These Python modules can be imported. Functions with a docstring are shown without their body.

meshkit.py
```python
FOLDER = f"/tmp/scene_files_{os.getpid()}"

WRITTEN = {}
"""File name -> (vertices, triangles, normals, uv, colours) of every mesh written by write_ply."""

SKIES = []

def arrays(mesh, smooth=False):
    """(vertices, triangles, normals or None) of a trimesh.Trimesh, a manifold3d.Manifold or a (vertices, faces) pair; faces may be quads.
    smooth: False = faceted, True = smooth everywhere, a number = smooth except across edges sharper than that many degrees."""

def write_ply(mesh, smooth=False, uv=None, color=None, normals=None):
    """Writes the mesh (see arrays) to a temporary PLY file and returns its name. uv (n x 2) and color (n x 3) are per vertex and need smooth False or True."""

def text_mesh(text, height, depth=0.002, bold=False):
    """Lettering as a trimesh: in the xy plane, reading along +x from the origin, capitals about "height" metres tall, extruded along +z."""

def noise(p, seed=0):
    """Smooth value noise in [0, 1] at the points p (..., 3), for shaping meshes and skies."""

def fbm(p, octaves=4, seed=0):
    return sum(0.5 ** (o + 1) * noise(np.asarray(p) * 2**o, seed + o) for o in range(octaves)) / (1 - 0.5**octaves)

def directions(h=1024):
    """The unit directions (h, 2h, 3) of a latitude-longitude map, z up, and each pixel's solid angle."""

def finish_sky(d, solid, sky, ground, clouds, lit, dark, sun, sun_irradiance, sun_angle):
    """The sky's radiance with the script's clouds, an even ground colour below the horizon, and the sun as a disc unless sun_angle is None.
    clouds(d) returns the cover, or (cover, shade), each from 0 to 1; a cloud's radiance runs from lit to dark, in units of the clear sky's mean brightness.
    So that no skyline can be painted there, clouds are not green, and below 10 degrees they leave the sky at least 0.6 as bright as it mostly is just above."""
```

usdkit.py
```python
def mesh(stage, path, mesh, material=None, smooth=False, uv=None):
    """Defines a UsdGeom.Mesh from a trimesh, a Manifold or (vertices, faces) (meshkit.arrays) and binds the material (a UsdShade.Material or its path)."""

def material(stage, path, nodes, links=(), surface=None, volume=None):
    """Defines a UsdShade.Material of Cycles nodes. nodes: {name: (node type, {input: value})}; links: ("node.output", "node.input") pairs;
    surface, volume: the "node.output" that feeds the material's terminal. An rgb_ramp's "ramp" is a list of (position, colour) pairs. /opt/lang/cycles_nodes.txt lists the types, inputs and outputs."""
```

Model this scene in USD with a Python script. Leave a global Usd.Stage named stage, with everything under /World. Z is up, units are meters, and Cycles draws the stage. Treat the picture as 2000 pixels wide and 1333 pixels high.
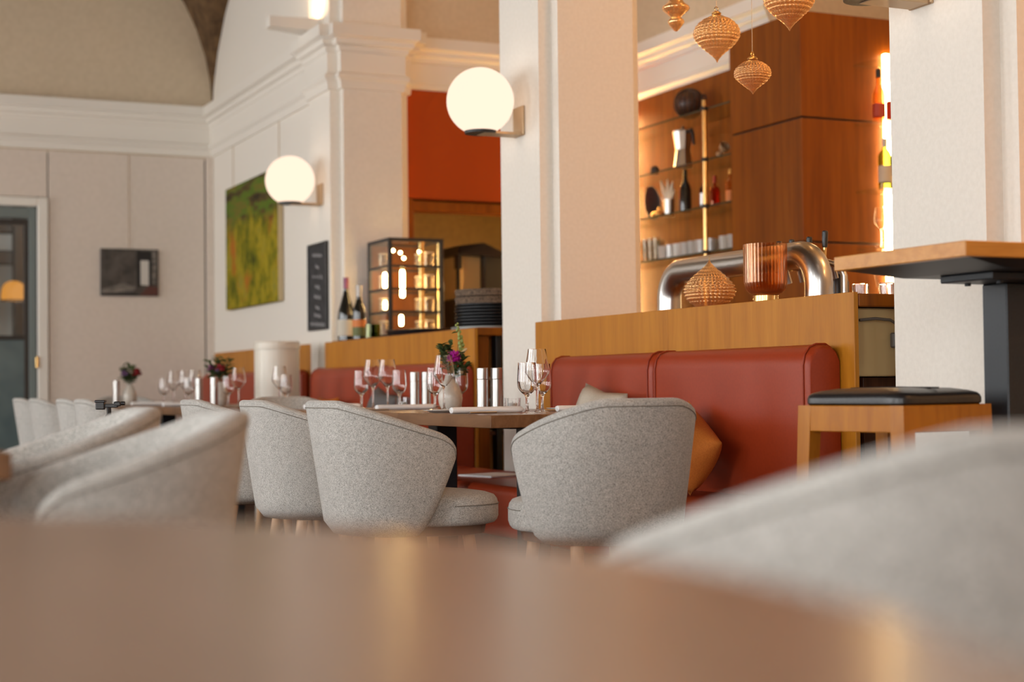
import math, random
import numpy as np, trimesh, usdkit, meshkit
from pxr import Usd, UsdGeom, UsdLux, UsdShade, Gf, Sdf

stage = Usd.Stage.CreateInMemory()
UsdGeom.SetStageUpAxis(stage, UsdGeom.Tokens.z)
UsdGeom.SetStageMetersPerUnit(stage, 1.0)
W = UsdGeom.Xform.Define(stage, '/World')
stage.SetDefaultPrim(W.GetPrim())
UsdGeom.Scope.Define(stage, '/World/Looks')
PI = math.pi
rng = random.Random(7)

# ---------------------------------------------------------------- camera
YAW, PITCH, ROLL, EYE = 24.95, 1.668, -0.645, 0.84
cam = UsdGeom.Camera.Define(stage, '/World/camera')
cam.CreateFocalLengthAttr(55.8)
cam.CreateHorizontalApertureAttr(36.0)
cam.CreateVerticalApertureAttr(36.0 * 1333 / 2000)
cam.CreateClippingRangeAttr(Gf.Vec2f(0.03, 100))
cam.CreateFStopAttr(2.25)
cam.CreateFocusDistanceAttr(5.3)
cam.CreateExposureAttr(0.3)
_y, _p, _r = (math.radians(a) for a in (YAW, PITCH, ROLL))
_f = np.array([math.sin(_y) * math.cos(_p), math.cos(_y) * math.cos(_p), math.sin(_p)])
_s = np.array([math.cos(_y), -math.sin(_y), 0.0])
_u = np.cross(_s, _f)
_rt = math.cos(_r) * _s + math.sin(_r) * _u
_up = -math.sin(_r) * _s + math.cos(_r) * _u
cam.AddTransformOp().Set(Gf.Matrix4d(*_rt, 0, *_up, 0, *(-_f), 0, 0, 0, EYE, 1))

# ---------------------------------------------------------------- sky, daylight through out-of-view windows, unseen bar downlights
def rgb(r, g, b):
    f = lambda c: (c / 12.92 if c <= 0.04045 else ((c + 0.055) / 1.055) ** 2.4)
    return tuple(f(x / 255) for x in (r, g, b))

WARM = (1.0, 0.50, 0.18)
GLOBE = (1.0, 0.745, 0.57)
SKY_POWER, WINDOW_POWER, DOWN_POWER, UP_POWER, GLOBE_POWER = 0.4, 8.5, 16.0, 60.0, 1.05
UNSEEN_BAR_POWER, LED_POWER, BULB_POWER = 40.0, 22.0, 40.0
sky = UsdLux.DomeLight.Define(stage, '/World/sky')
sky.CreateIntensityAttr(SKY_POWER)
sky.CreateColorAttr(Gf.Vec3f(0.80, 0.90, 1.0))
WINDOWS = [-0.8, 2.2, 5.2, 8.2, 11.2]            # out-of-view tall windows, left wall, placed for the side light (middles along y)
for i, wy in enumerate(WINDOWS):
    L = UsdLux.RectLight.Define(stage, f'/World/daylight_{i + 1:03d}')
    L.CreateWidthAttr(2.4); L.CreateHeightAttr(1.5)
    L.CreateIntensityAttr(WINDOW_POWER)
    L.CreateColorAttr(Gf.Vec3f(0.985, 0.99, 0.985))
    L.AddTranslateOp().Set(Gf.Vec3d(-3.62, wy, 1.95))
    L.AddRotateYOp().Set(-90.0)
L = UsdLux.RectLight.Define(stage, '/World/unseen_rear_daylight')          # unseen window behind the camera, placed to light the chair backs
L.CreateWidthAttr(1.5); L.CreateHeightAttr(2.4); L.CreateIntensityAttr(WINDOW_POWER * 1.0); L.CreateColorAttr(Gf.Vec3f(0.97, 0.99, 1.0))
L.AddTranslateOp().Set(Gf.Vec3d(-1.4, -3.20, 1.95)); L.AddRotateXOp().Set(90.0)
for i, (dx, dy, dz, k) in enumerate([(4.3, 8.3, 4.6, 1.0), (4.3, 5.6, 4.6, 1.0), (4.4, 3.0, 4.6, 1.0), (4.3, 0.6, 4.6, 0.8)]):  # out of view, placed to warm the bar from above
    L = UsdLux.DiskLight.Define(stage, f'/World/unseen_downlight_{i + 1:03d}')
    L.CreateRadiusAttr(0.14)
    L.CreateIntensityAttr(DOWN_POWER * k)
    L.CreateColorAttr(Gf.Vec3f(*WARM))
    L.AddTranslateOp().Set(Gf.Vec3d(dx, dy, dz))

for i, (dx, dy, dz, k) in enumerate([(4.6, 3.7, 2.9, 1.0), (4.7, 2.0, 2.9, 1.0), (4.6, 0.3, 2.9, 1.0)]):    # unseen warm lights beyond the right column, placed to warm the column fronts
    L = UsdLux.SphereLight.Define(stage, f'/World/unseen_bar_light_{i + 1:03d}')
    L.CreateRadiusAttr(0.16); L.CreateIntensityAttr(UNSEEN_BAR_POWER * k); L.CreateColorAttr(Gf.Vec3f(*WARM))
    L.AddTranslateOp().Set(Gf.Vec3d(dx, dy, dz))

# ---------------------------------------------------------------- materials
def mat(name, nodes, links=(), surface='p.BSDF'):
    return usdkit.material(stage, f'/World/Looks/{name}', nodes, links, surface=surface)

def plain(name, col, rough=0.5, metal=0.0, **k):
    return mat(name, {'p': ('principled_bsdf', dict(base_color=col, roughness=rough, metallic=metal, **k))})

def speck(name, c1, c2, scale, rough=0.6, bump=0.1, dist=0.002, detail=3, stretch=(1, 1, 1), lo=0.35, hi=0.65, **k):
    return mat(name, {
        't': ('texture_coordinate', {}), 'm': ('mapping', dict(scale=stretch)),
        'n': ('noise_texture', dict(scale=scale, detail=detail, roughness=0.6)),
        'r': ('rgb_ramp', {'ramp': [(lo, c1), (hi, c2)]}),
        'b': ('bump', dict(strength=bump, distance=dist)),
        'p': ('principled_bsdf', dict(roughness=rough, **k))},
        [('t.object', 'm.vector'), ('m.vector', 'n.vector'), ('n.fac', 'r.fac'), ('r.color', 'p.base_color'), ('n.fac', 'b.height'), ('b.normal', 'p.normal')])

def wood(name, c1, c2, c3, stretch, scale=6.0, rough=0.35, spec=0.5):
    return mat(name, {
        't': ('texture_coordinate', {}), 'm': ('mapping', dict(scale=stretch)),
        'n': ('noise_texture', dict(scale=scale, detail=7, roughness=0.62, distortion=0.4)),
        'r': ('rgb_ramp', {'ramp': [(0.3, c1), (0.5, c2), (0.72, c3)]}),
        'b': ('bump', dict(strength=0.05, distance=0.002)),
        'p': ('principled_bsdf', dict(roughness=rough, specular_ior_level=spec))},
        [('t.object', 'm.vector'), ('m.vector', 'n.vector'), ('n.fac', 'r.fac'), ('r.color', 'p.base_color'), ('n.fac', 'b.height'), ('b.normal', 'p.normal')])

def emit(name, col, power):
    return mat(name, {'e': ('emission', dict(color=col, strength=power))}, surface='e.emission')

def tinted(name, tint, gloss, rough=0.06, fac=0.35, gcol=None):
    """thin tinted glass: clear where seen straight, mirror-like at the rim"""
    return mat(name, {
        'a': ('transparent_bsdf', dict(color=tint)), 'g': ('glossy_bsdf', dict(color=gcol or gloss, roughness=rough)),
        'd': ('diffuse_bsdf', dict(color=gloss)), 'x': ('mix_closure', dict(fac=0.35)),
        'l': ('layer_weight', dict(blend=fac)), 'm': ('mix_closure', {})},
        [('g.BSDF', 'x.closure1'), ('d.BSDF', 'x.closure2'), ('l.facing', 'm.fac'), ('a.BSDF', 'm.closure1'), ('x.closure', 'm.closure2')], surface='m.closure')

M = {}
M['wall'] = speck('wall_paint', (0.80, 0.745, 0.66), (0.84, 0.785, 0.70), 60, rough=0.7, bump=0.08, dist=0.003)
M['wall_panel'] = speck('wall_panel_dimmed_paint', (0.70, 0.605, 0.515), (0.74, 0.64, 0.55), 30, rough=0.6, bump=0.04)  # beige deepened to carry the end wall's dimmer, warmer light
M['upper'] = speck('upper_wall_dimmed_paint', (0.62, 0.50, 0.345), (0.67, 0.545, 0.385), 30, rough=0.8, bump=0.05)  # same wall paint, browned to carry the weaker light high up
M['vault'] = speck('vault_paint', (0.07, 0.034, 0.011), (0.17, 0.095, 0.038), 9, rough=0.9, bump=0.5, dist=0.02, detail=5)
M['trim'] = plain('trim_paint', (0.82, 0.77, 0.69), 0.5)
M['floor'] = wood('floor_wood', (0.10, 0.055, 0.03), (0.17, 0.09, 0.045), (0.23, 0.13, 0.07), (1, 12, 1), 3, 0.35)
M['bulkhead'] = plain('rust_paint', (0.40, 0.060, 0.004), 0.6, specular_ior_level=0.2)
M['honey'] = wood('honey_wood', (0.39, 0.135, 0.007), (0.47, 0.175, 0.011), (0.54, 0.215, 0.017), (9, 9, 0.7), 2.2, 0.40, 0.28)
M['cherry'] = wood('cherry_wood', (0.165, 0.040, 0.0015), (0.235, 0.062, 0.002), (0.30, 0.088, 0.0035), (9, 9, 0.6), 1.6, 0.45, 0.22)
M['honey_h'] = wood('honey_wood_flat', (0.48, 0.185, 0.024), (0.58, 0.245, 0.040), (0.64, 0.29, 0.055), (1.2, 9, 14), 3.0, 0.34)
M['stoolwood'] = wood('stool_wood', (0.33, 0.105, 0.005), (0.41, 0.142, 0.008), (0.48, 0.18, 0.012), (8, 8, 1.2), 3.0, 0.33, 0.35)
M['tablewood'] = wood('table_wood', (0.12, 0.052, 0.020), (0.18, 0.082, 0.033), (0.25, 0.12, 0.052), (10, 0.9, 6), 3.0, 0.3)
M['fgtable'] = wood('round_table_wood', (0.28, 0.185, 0.135), (0.32, 0.213, 0.156), (0.36, 0.24, 0.178), (6, 1, 6), 3.0, 0.27)
M['leg'] = wood('leg_wood', (0.40, 0.22, 0.11), (0.50, 0.29, 0.15), (0.58, 0.35, 0.20), (10, 10, 1), 4.0, 0.4)
M['darkwood'] = wood('dark_wood', (0.045, 0.015, 0.006), (0.075, 0.026, 0.010), (0.11, 0.04, 0.016), (9, 9, 1), 3.0, 0.4)
M['leather'] = speck('red_leather', (0.31, 0.036, 0.008), (0.34, 0.041, 0.010), 120, rough=0.40, specular_ior_level=0.32, bump=0.06, dist=0.001)
M['blackleather'] = speck('black_leather', (0.012, 0.011, 0.012), (0.02, 0.019, 0.019), 120, rough=0.32, bump=0.08, dist=0.001)
M['blacksteel'] = speck('black_steel', (0.008, 0.011, 0.014), (0.018, 0.024, 0.030), 300, rough=0.45, bump=0.25, dist=0.001)
M['black'] = plain('black_plastic', (0.012, 0.012, 0.013), 0.35)
M['steel'] = plain('brushed_steel', (0.50, 0.485, 0.465), 0.28, 1.0)
M['brass'] = plain('brass', (0.80, 0.52, 0.20), 0.22, 1.0)
M['dullbrass'] = plain('satin_brass', (0.55, 0.40, 0.25), 0.5, 0.6)
M['white'] = plain('white_china', (0.85, 0.83, 0.80), 0.25)
M['cloth'] = speck('white_cloth', (0.88, 0.875, 0.865), (0.93, 0.925, 0.915), 300, rough=0.8, bump=0.1)
M['vase'] = speck('vase_glaze', (0.55, 0.50, 0.43), (0.63, 0.58, 0.51), 40, rough=0.22, bump=0.0)
M['drum'] = plain('cream_enamel', (0.80, 0.74, 0.63), 0.3)
M['glass'] = plain('clear_glass', (1.0, 1.0, 1.0), 0.0, transmission_weight=1.0, ior=1.46)
M['pane'] = mat('pane_glass', {'a': ('transparent_bsdf', dict(color=(0.95, 0.965, 0.955))), 'g': ('glossy_bsdf', dict(color=(1, 1, 1), roughness=0.02)), 'l': ('layer_weight', dict(blend=0.5)), 'w': ('math', dict(math_type='power', value2=4.0)), 'r': ('map_range', dict(from_min=0.0, from_max=1.0, to_min=0.03, to_max=0.85)), 'm': ('mix_closure', {})},
                [('l.facing', 'w.value1'), ('w.value', 'r.value'), ('r.result', 'm.fac'), ('a.BSDF', 'm.closure1'), ('g.BSDF', 'm.closure2')], surface='m.closure')
M['thinglass'] = mat('thin_glass', {'a': ('transparent_bsdf', dict(color=(0.975, 0.98, 0.98))), 'g': ('glossy_bsdf', dict(color=(1, 1, 1), roughness=0.02)), 'l': ('layer_weight', dict(blend=0.5)), 'w': ('math', dict(math_type='power', value2=4.0)), 'r': ('map_range', dict(from_min=0.0, from_max=1.0, to_min=0.06, to_max=0.85)), 'm': ('mix_closure', {})},
                [('l.facing', 'w.value1'), ('w.value', 'r.value'), ('r.result', 'm.fac'), ('a.BSDF', 'm.closure1'), ('g.BSDF', 'm.closure2')], surface='m.closure')
M['shelfglass'] = mat('shelf_glass', {'a': ('transparent_bsdf', dict(color=(0.93, 0.95, 0.89))), 'g': ('glossy_bsdf', dict(color=(1, 1, 1), roughness=0.02)), 'l': ('layer_weight', dict(blend=0.5)), 'w': ('math', dict(math_type='power', value2=6.0)), 'r': ('map_range', dict(from_min=0.0, from_max=1.0, to_min=0.03, to_max=0.6)), 'm': ('mix_closure', {})},
                [('l.facing', 'w.value1'), ('w.value', 'r.value'), ('r.result', 'm.fac'), ('a.BSDF', 'm.closure1'), ('g.BSDF', 'm.closure2')], surface='m.closure')
M['glassedge'] = plain('shelf_edge', (0.05, 0.055, 0.03), 0.2)
M['lustre'] = mat('lustre_glass', {'a': ('transparent_bsdf', dict(color=(1.0, 0.70, 0.38))), 'g': ('principled_bsdf', dict(base_color=(1.0, 0.70, 0.34), metallic=0.75, roughness=0.07)), 'l': ('layer_weight', dict(blend=0.4)),
    'r': ('map_range', dict(from_min=0.0, from_max=1.0, to_min=0.42, to_max=1.0)), 'm': ('mix_closure', {})},
    [('l.facing', 'r.value'), ('r.result', 'm.fac'), ('a.BSDF', 'm.closure1'), ('g.BSDF', 'm.closure2')], surface='m.closure')
M['amber'] = tinted('amber_glass', (0.93, 0.70, 0.45), (0.34, 0.15, 0.06), 0.14, 0.50, gcol=(0.85, 0.58, 0.40))
M['globe'] = emit('globe_glow', GLOBE, GLOBE_POWER)
M['led'] = emit('led_glow', (1.0, 0.66, 0.30), LED_POWER)
M['led_strong'] = emit('led_strong_glow', (1.0, 0.60, 0.22), LED_POWER * 5)
M['bulb'] = emit('bulb_glow', (1.0, 0.62, 0.25), BULB_POWER)
M['kitchen_glow'] = emit('kitchen_lamp_glow', (1.0, 0.62, 0.28), 2.5)
M['uplight'] = emit('uplight_glow', (1.0, 0.70, 0.42), UP_POWER)
M['dome'] = emit('orange_dome_glow', (1.0, 0.40, 0.06), 0.55)
M['leaf'] = mat('leaf', {'i': ('object_info', {}), 't': ('texture_coordinate', {}), 'n': ('noise_texture', dict(scale=40)), 'r': ('rgb_ramp', {'ramp': [(0.3, (0.035, 0.07, 0.02)), (0.7, (0.12, 0.17, 0.06))]}),
                         'd': ('principled_bsdf', dict(roughness=0.45)), 'l': ('translucent_bsdf', dict(color=(0.12, 0.18, 0.05))), 'm': ('mix_closure', dict(fac=0.25))},
                [('t.object', 'n.vector'), ('n.fac', 'r.fac'), ('r.color', 'd.base_color'), ('d.BSDF', 'm.closure1'), ('l.BSDF', 'm.closure2')], surface='m.closure')
M['budgreen'] = plain('bud_green', (0.28, 0.36, 0.10), 0.5)
M['budpale'] = plain('bud_pale', (0.62, 0.50, 0.30), 0.5)
M['magenta'] = plain('petal_magenta', (0.45, 0.006, 0.30), 0.6)
M['redpetal'] = plain('petal_red', (0.28, 0.012, 0.016), 0.6)
M['mauve'] = plain('petal_mauve', (0.22, 0.12, 0.26), 0.6)
M['fabric'] = mat('chair_fabric', {
    't': ('texture_coordinate', {}), 'n': ('noise_texture', dict(scale=520, detail=2, roughness=0.7)), 'n2': ('noise_texture', dict(scale=90, detail=3, roughness=0.6)),
    'r': ('rgb_ramp', {'ramp': [(0.34, (0.09, 0.085, 0.078)), (0.45, (0.41, 0.392, 0.358)), (0.60, (0.70, 0.678, 0.635))]}),
    'r2': ('rgb_ramp', {'ramp': [(0.3, (0.80, 0.80, 0.80)), (0.7, (1.0, 1.0, 1.0))]}), 'x': ('mix_color', dict(blend_type='multiply', fac=1.0)),
    'b': ('bump', dict(strength=0.35, distance=0.0012)), 'p': ('principled_bsdf', dict(roughness=0.9, sheen_weight=0.25, specular_ior_level=0.2))},
    [('t.object', 'n.vector'), ('t.object', 'n2.vector'), ('n.fac', 'r.fac'), ('n2.fac', 'r2.fac'), ('r.color', 'x.a'), ('r2.color', 'x.b'), ('x.result', 'p.base_color'), ('n.fac', 'b.height'), ('b.normal', 'p.normal')])
M['seam'] = plain('seam_thread', (0.22, 0.20, 0.17), 0.9)
M['orange_cloth'] = speck('orange_cloth', (0.50, 0.135, 0.012), (0.58, 0.17, 0.018), 200, rough=0.85, bump=0.15)
M['grey_cloth'] = speck('grey_cloth', (0.10, 0.09, 0.085), (0.14, 0.125, 0.12), 200, rough=0.85, bump=0.15)
M['beige_cloth'] = speck('beige_cloth', (0.50, 0.43, 0.34), (0.58, 0.50, 0.40), 200, rough=0.85, bump=0.15)
M['darkglass'] = plain('bottle_glass', (0.010, 0.012, 0.010), 0.06, coat_weight=0.6)
M['greenglass'] = tinted('green_glass', (0.40, 0.46, 0.16), (0.10, 0.13, 0.02), 0.05, 0.4, gcol=(0.9, 0.9, 0.6))
M['orangeglass'] = tinted('orange_glass', (1.0, 0.70, 0.38), (0.55, 0.16, 0.03), 0.05, 0.4, gcol=(1, 0.8, 0.5))
M['label'] = plain('label_paper', (0.62, 0.56, 0.45), 0.7)
M['label_orange'] = plain('label_orange', (0.70, 0.22, 0.05), 0.6)
M['label_green'] = plain('label_green', (0.14, 0.16, 0.05), 0.6)
M['label_red'] = plain('label_red', (0.45, 0.05, 0.02), 0.5)
M['capsule'] = plain('capsule_foil', (0.25, 0.035, 0.11), 0.35)
M['capsule_white'] = plain('capsule_pale', (0.62, 0.60, 0.56), 0.35)
M['redglass'] = tinted('red_glass', (0.75, 0.16, 0.08), (0.20, 0.02, 0.01), 0.05, 0.5, gcol=(1, 0.5, 0.3))
M['gold'] = plain('gold_paint', (0.85, 0.50, 0.15), 0.3, 0.9)
M['ivory'] = plain('ivory_china', (0.72, 0.58, 0.42), 0.4)
M['crystal'] = plain('cut_crystal', (0.86, 0.84, 0.80), 0.12, transmission_weight=0.55, ior=1.5)
M['wicker'] = speck('wicker', (0.05, 0.035, 0.022), (0.30, 0.20, 0.13), 130, rough=0.8, bump=0.8, dist=0.004)
M['slate'] = speck('slate_black', (0.008, 0.008, 0.009), (0.022, 0.022, 0.024), 60, rough=0.4, bump=0.1)
M['tray_grey'] = plain('grey_metal_tray', (0.30, 0.31, 0.29), 0.35, 0.4)
M['chalk'] = speck('chalkboard', (0.022, 0.021, 0.022), (0.045, 0.043, 0.044), 14, rough=0.8, bump=0.0)
M['chalkmark'] = plain('chalk_mark', (0.30, 0.29, 0.29), 0.9)
M['blueglass'] = speck('frosted_blue_panel', (0.085, 0.125, 0.13), (0.13, 0.175, 0.175), 2.5, rough=0.25, bump=0.0)
M['doorframe'] = plain('door_frame_grey', (0.16, 0.19, 0.18), 0.45)
M['darkbeam'] = plain('dark_beam', (0.035, 0.026, 0.02), 0.6)
M['lobby'] = plain('lobby_paint', (0.60, 0.60, 0.58), 0.7)
M['kitchen'] = speck('kitchen_wall', (0.22, 0.125, 0.028), (0.26, 0.15, 0.034), 20, rough=0.6, bump=0.0)
M['beige_metal'] = plain('beige_metal', (0.58, 0.42, 0.20), 0.35)
M['cable'] = plain('cable_grey', (0.10, 0.085, 0.07), 0.5)
M['wax'] = plain('candle_wax', (0.85, 0.83, 0.79), 0.4)
M['yellow'] = plain('lemon_yellow', (0.75, 0.50, 0.02), 0.4)
M['jar'] = tinted('jar_glass', (0.92, 0.88, 0.80), (0.6, 0.5, 0.4), 0.05, 0.35, gcol=(1, 0.9, 0.75))
M['gtext'] = plain('glass_print', (0.02, 0.02, 0.02), 0.5)
# painted canvases (flat pictures)
M['canvas_green'] = mat('green_abstract', {
    't': ('texture_coordinate', {}), 'm': ('mapping', dict(scale=(1, 3.2, 2.3))), 'm2': ('mapping', dict(scale=(1, 1.3, 7.0), location=(3, 1, 2))), 'm3': ('mapping', dict(scale=(1, 2.2, 2.2), location=(7, 2, 5))),
    'n': ('noise_texture', dict(scale=1.7, detail=8, roughness=0.7)), 'n2': ('noise_texture', dict(scale=1.5, detail=7, roughness=0.65)), 'n3': ('noise_texture', dict(scale=1.4, detail=5, roughness=0.6)),
    'r': ('rgb_ramp', {'ramp': [(0.36, (0.045, 0.055, 0.004)), (0.44, (0.15, 0.145, 0.004)), (0.50, (0.25, 0.205, 0.006)), (0.56, (0.38, 0.28, 0.012)), (0.63, (0.26, 0.23, 0.03))]}),
    'r2': ('rgb_ramp', {'ramp': [(0.38, (0.035, 0.026, 0.010)), (0.47, (0.10, 0.065, 0.018)), (0.53, (0.085, 0.17, 0.012)), (0.60, (0.17, 0.13, 0.02))]}),
    'r3': ('rgb_ramp', {'ramp': [(0.54, (0.0, 0.0, 0.0)), (0.66, (1.0, 1.0, 1.0))]}), 'hot': ('mix_color', dict(b=(0.42, 0.13, 0.012))),
    'z': ('separate_xyz', {}), 'wob': ('math', dict(math_type='multiply_add', value2=0.5, value3=-0.25)), 'add': ('math', dict(math_type='add')),
    'mr': ('map_range', dict(from_min=0.60, from_max=0.72, to_min=0.0, to_max=1.0, clamp=True)),
    'x': ('mix_color', {}), 'p': ('principled_bsdf', dict(roughness=0.7, specular_ior_level=0.15))},
    [('t.object', 'm.vector'), ('t.object', 'm2.vector'), ('t.object', 'm3.vector'), ('m.vector', 'n.vector'), ('m2.vector', 'n2.vector'), ('m3.vector', 'n3.vector'), ('n.fac', 'r.fac'), ('n2.fac', 'r2.fac'), ('n3.fac', 'r3.fac'),
     ('r3.color', 'hot.fac'), ('r.color', 'hot.a'), ('t.object', 'z.vector'), ('n3.fac', 'wob.value1'), ('z.z', 'add.value1'), ('wob.value', 'add.value2'), ('add.value', 'mr.value'), ('mr.result', 'x.fac'), ('hot.result', 'x.a'), ('r2.color', 'x.b'), ('x.result', 'p.base_color')])
M['canvas_edge'] = plain('canvas_edge', (0.55, 0.43, 0.25), 0.7)
M['photo_dark'] = speck('dark_print', (0.030, 0.024, 0.020), (0.115, 0.095, 0.080), 7, rough=0.5, bump=0.0, detail=6)
M['photo_white'] = plain('print_white', (0.62, 0.58, 0.52), 0.5)
M['photo_red'] = plain('print_red', (0.10, 0.030, 0.022), 0.5)
M['photo_black'] = plain('print_black', (0.012, 0.010, 0.010), 0.5)
M['photo_grey'] = speck('print_grey', (0.07, 0.062, 0.055), (0.26, 0.225, 0.19), 9, rough=0.5, bump=0.0, stretch=(1, 1, 4))

# ---------------------------------------------------------------- mesh helpers
def cat(*ms):
    return trimesh.util.concatenate([m for m in ms])

def box(x0, y0, z0, x1, y1, z1, bev=0.0):
    lo, hi = np.minimum([x0, y0, z0], [x1, y1, z1]), np.maximum([x0, y0, z0], [x1, y1, z1])
    if bev <= 0:
        m = trimesh.creation.box(extents=hi - lo); m.apply_translation((lo + hi) / 2); return m
    bev = min(bev, 0.45 * (hi - lo).min())
    pts = []
    for c in np.ndindex(2, 2, 2):
        p = np.where(c, hi, lo); s = np.where(c, -1, 1) * bev
        for k in range(3):
            d = s.copy(); d[k] = 0; pts.append(p + d)
    return trimesh.convex.convex_hull(np.array(pts))

def xf(m, loc=(0, 0, 0), rz=0.0, rx=0.0, ry=0.0):
    m = m.copy()
    T = trimesh.transformations
    R = T.rotation_matrix(rz, (0, 0, 1)) @ T.rotation_matrix(ry, (0, 1, 0)) @ T.rotation_matrix(rx, (1, 0, 0))
    R[:3, 3] = loc
    m.apply_transform(R); return m

def lathe(prof, n=32, ribs=0, depth=0.0):
    """solid of revolution of (r, z) points from bottom to top"""
    prof = np.array(prof, float); k = len(prof)
    a = np.linspace(0, 2 * PI, n, endpoint=False)
    mod = 1 + (depth * np.abs(np.cos(a * ribs / 2)) if ribs else 0 * a)
    v = np.stack([np.outer(prof[:, 0], np.cos(a) * mod), np.outer(prof[:, 0], np.sin(a) * mod), np.repeat(prof[:, 1][:, None], n, 1)], -1).reshape(-1, 3)
    i, j = np.meshgrid(np.arange(k - 1), np.arange(n), indexing='ij'); j2 = (j + 1) % n
    q = np.stack([i * n + j, i * n + j2, (i + 1) * n + j2, (i + 1) * n + j], -1).reshape(-1, 4)
    f = np.vstack([q[:, [0, 1, 2]], q[:, [0, 2, 3]]])
    m = trimesh.Trimesh(v, f, process=False); m.merge_vertices(); m.update_faces(m.nondegenerate_faces()); m.remove_unreferenced_vertices()
    return m

def tube(pts, r, n=8, closed=False):
    pts = np.array(pts, float); k = len(pts); r = np.broadcast_to(r, k)
    t = np.gradient(pts, axis=0) if not closed else np.roll(pts, -1, 0) - np.roll(pts, 1, 0)
    t /= np.linalg.norm(t, axis=1)[:, None]
    u = np.cross(t[0], [0, 0, 1.0]); u = u if np.linalg.norm(u) > 1e-3 else np.cross(t[0], [1.0, 0, 0]); u /= np.linalg.norm(u)
    rings = []
    for i in range(k):
        u = u - t[i] * (u @ t[i]); u /= np.linalg.norm(u); w = np.cross(t[i], u)
        a = np.linspace(0, 2 * PI, n, endpoint=False)[:, None]
        rings.append(pts[i] + r[i] * (np.cos(a) * u + np.sin(a) * w))
    v = np.vstack(rings); f = []
    for i in range(k if closed else k - 1):
        for j in range(n):
            a0, b0, a1, b1 = i * n + j, i * n + (j + 1) % n, ((i + 1) % k) * n + j, ((i + 1) % k) * n + (j + 1) % n
            f += [(a0, b0, b1), (a0, b1, a1)]
    if not closed:
        v = np.vstack([v, pts[0], pts[-1]]); c0, c1 = k * n, k * n + 1
        for j in range(n):
            f += [(c0, (j + 1) % n, j), (c1, (k - 1) * n + j, (k - 1) * n + (j + 1) % n)]
    return trimesh.Trimesh(v, f, process=False)

def loft(rings, caps=True):
    k, n = len(rings), len(rings[0]); v = np.vstack(rings); f = []
    for i in range(k - 1):
        for j in range(n):
            a, b = i * n + j, i * n + (j + 1) % n
            f += [(a, b, b + n), (a, b + n, a + n)]
    if caps:
        c0, c1 = len(v), len(v) + 1
        v = np.vstack([v, rings[0].mean(0), rings[-1].mean(0)])
        for j in range(n):
            f += [(c0, (j + 1) % n, j), (c1, (k - 1) * n + j, (k - 1) * n + (j + 1) % n)]
    m = trimesh.Trimesh(v, f, process=False)
    if m.volume < 0: m.invert()
    return m

def poly(pts, z0, z1):
    from shapely.geometry import Polygon
    m = trimesh.creation.extrude_polygon(Polygon(pts), z1 - z0, engine='earcut'); m.apply_translation((0, 0, z0)); return m

def moulding(path, prof):
    """prof (offset to the left of the walk, z) swept along a plan polyline with mitred corners"""
    path = np.array(path, float); d = np.diff(path, axis=0); d /= np.linalg.norm(d, axis=1)[:, None]
    nrm = np.stack([-d[:, 1], d[:, 0]], 1); rings = []
    for i in range(len(path)):
        a, b = nrm[max(i - 1, 0)], nrm[min(i, len(nrm) - 1)]
        mit = (a + b) / (1 + a @ b)
        rings.append(np.array([[*(path[i] + mit * o), z] for o, z in prof]))
    return loft(rings)

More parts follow.
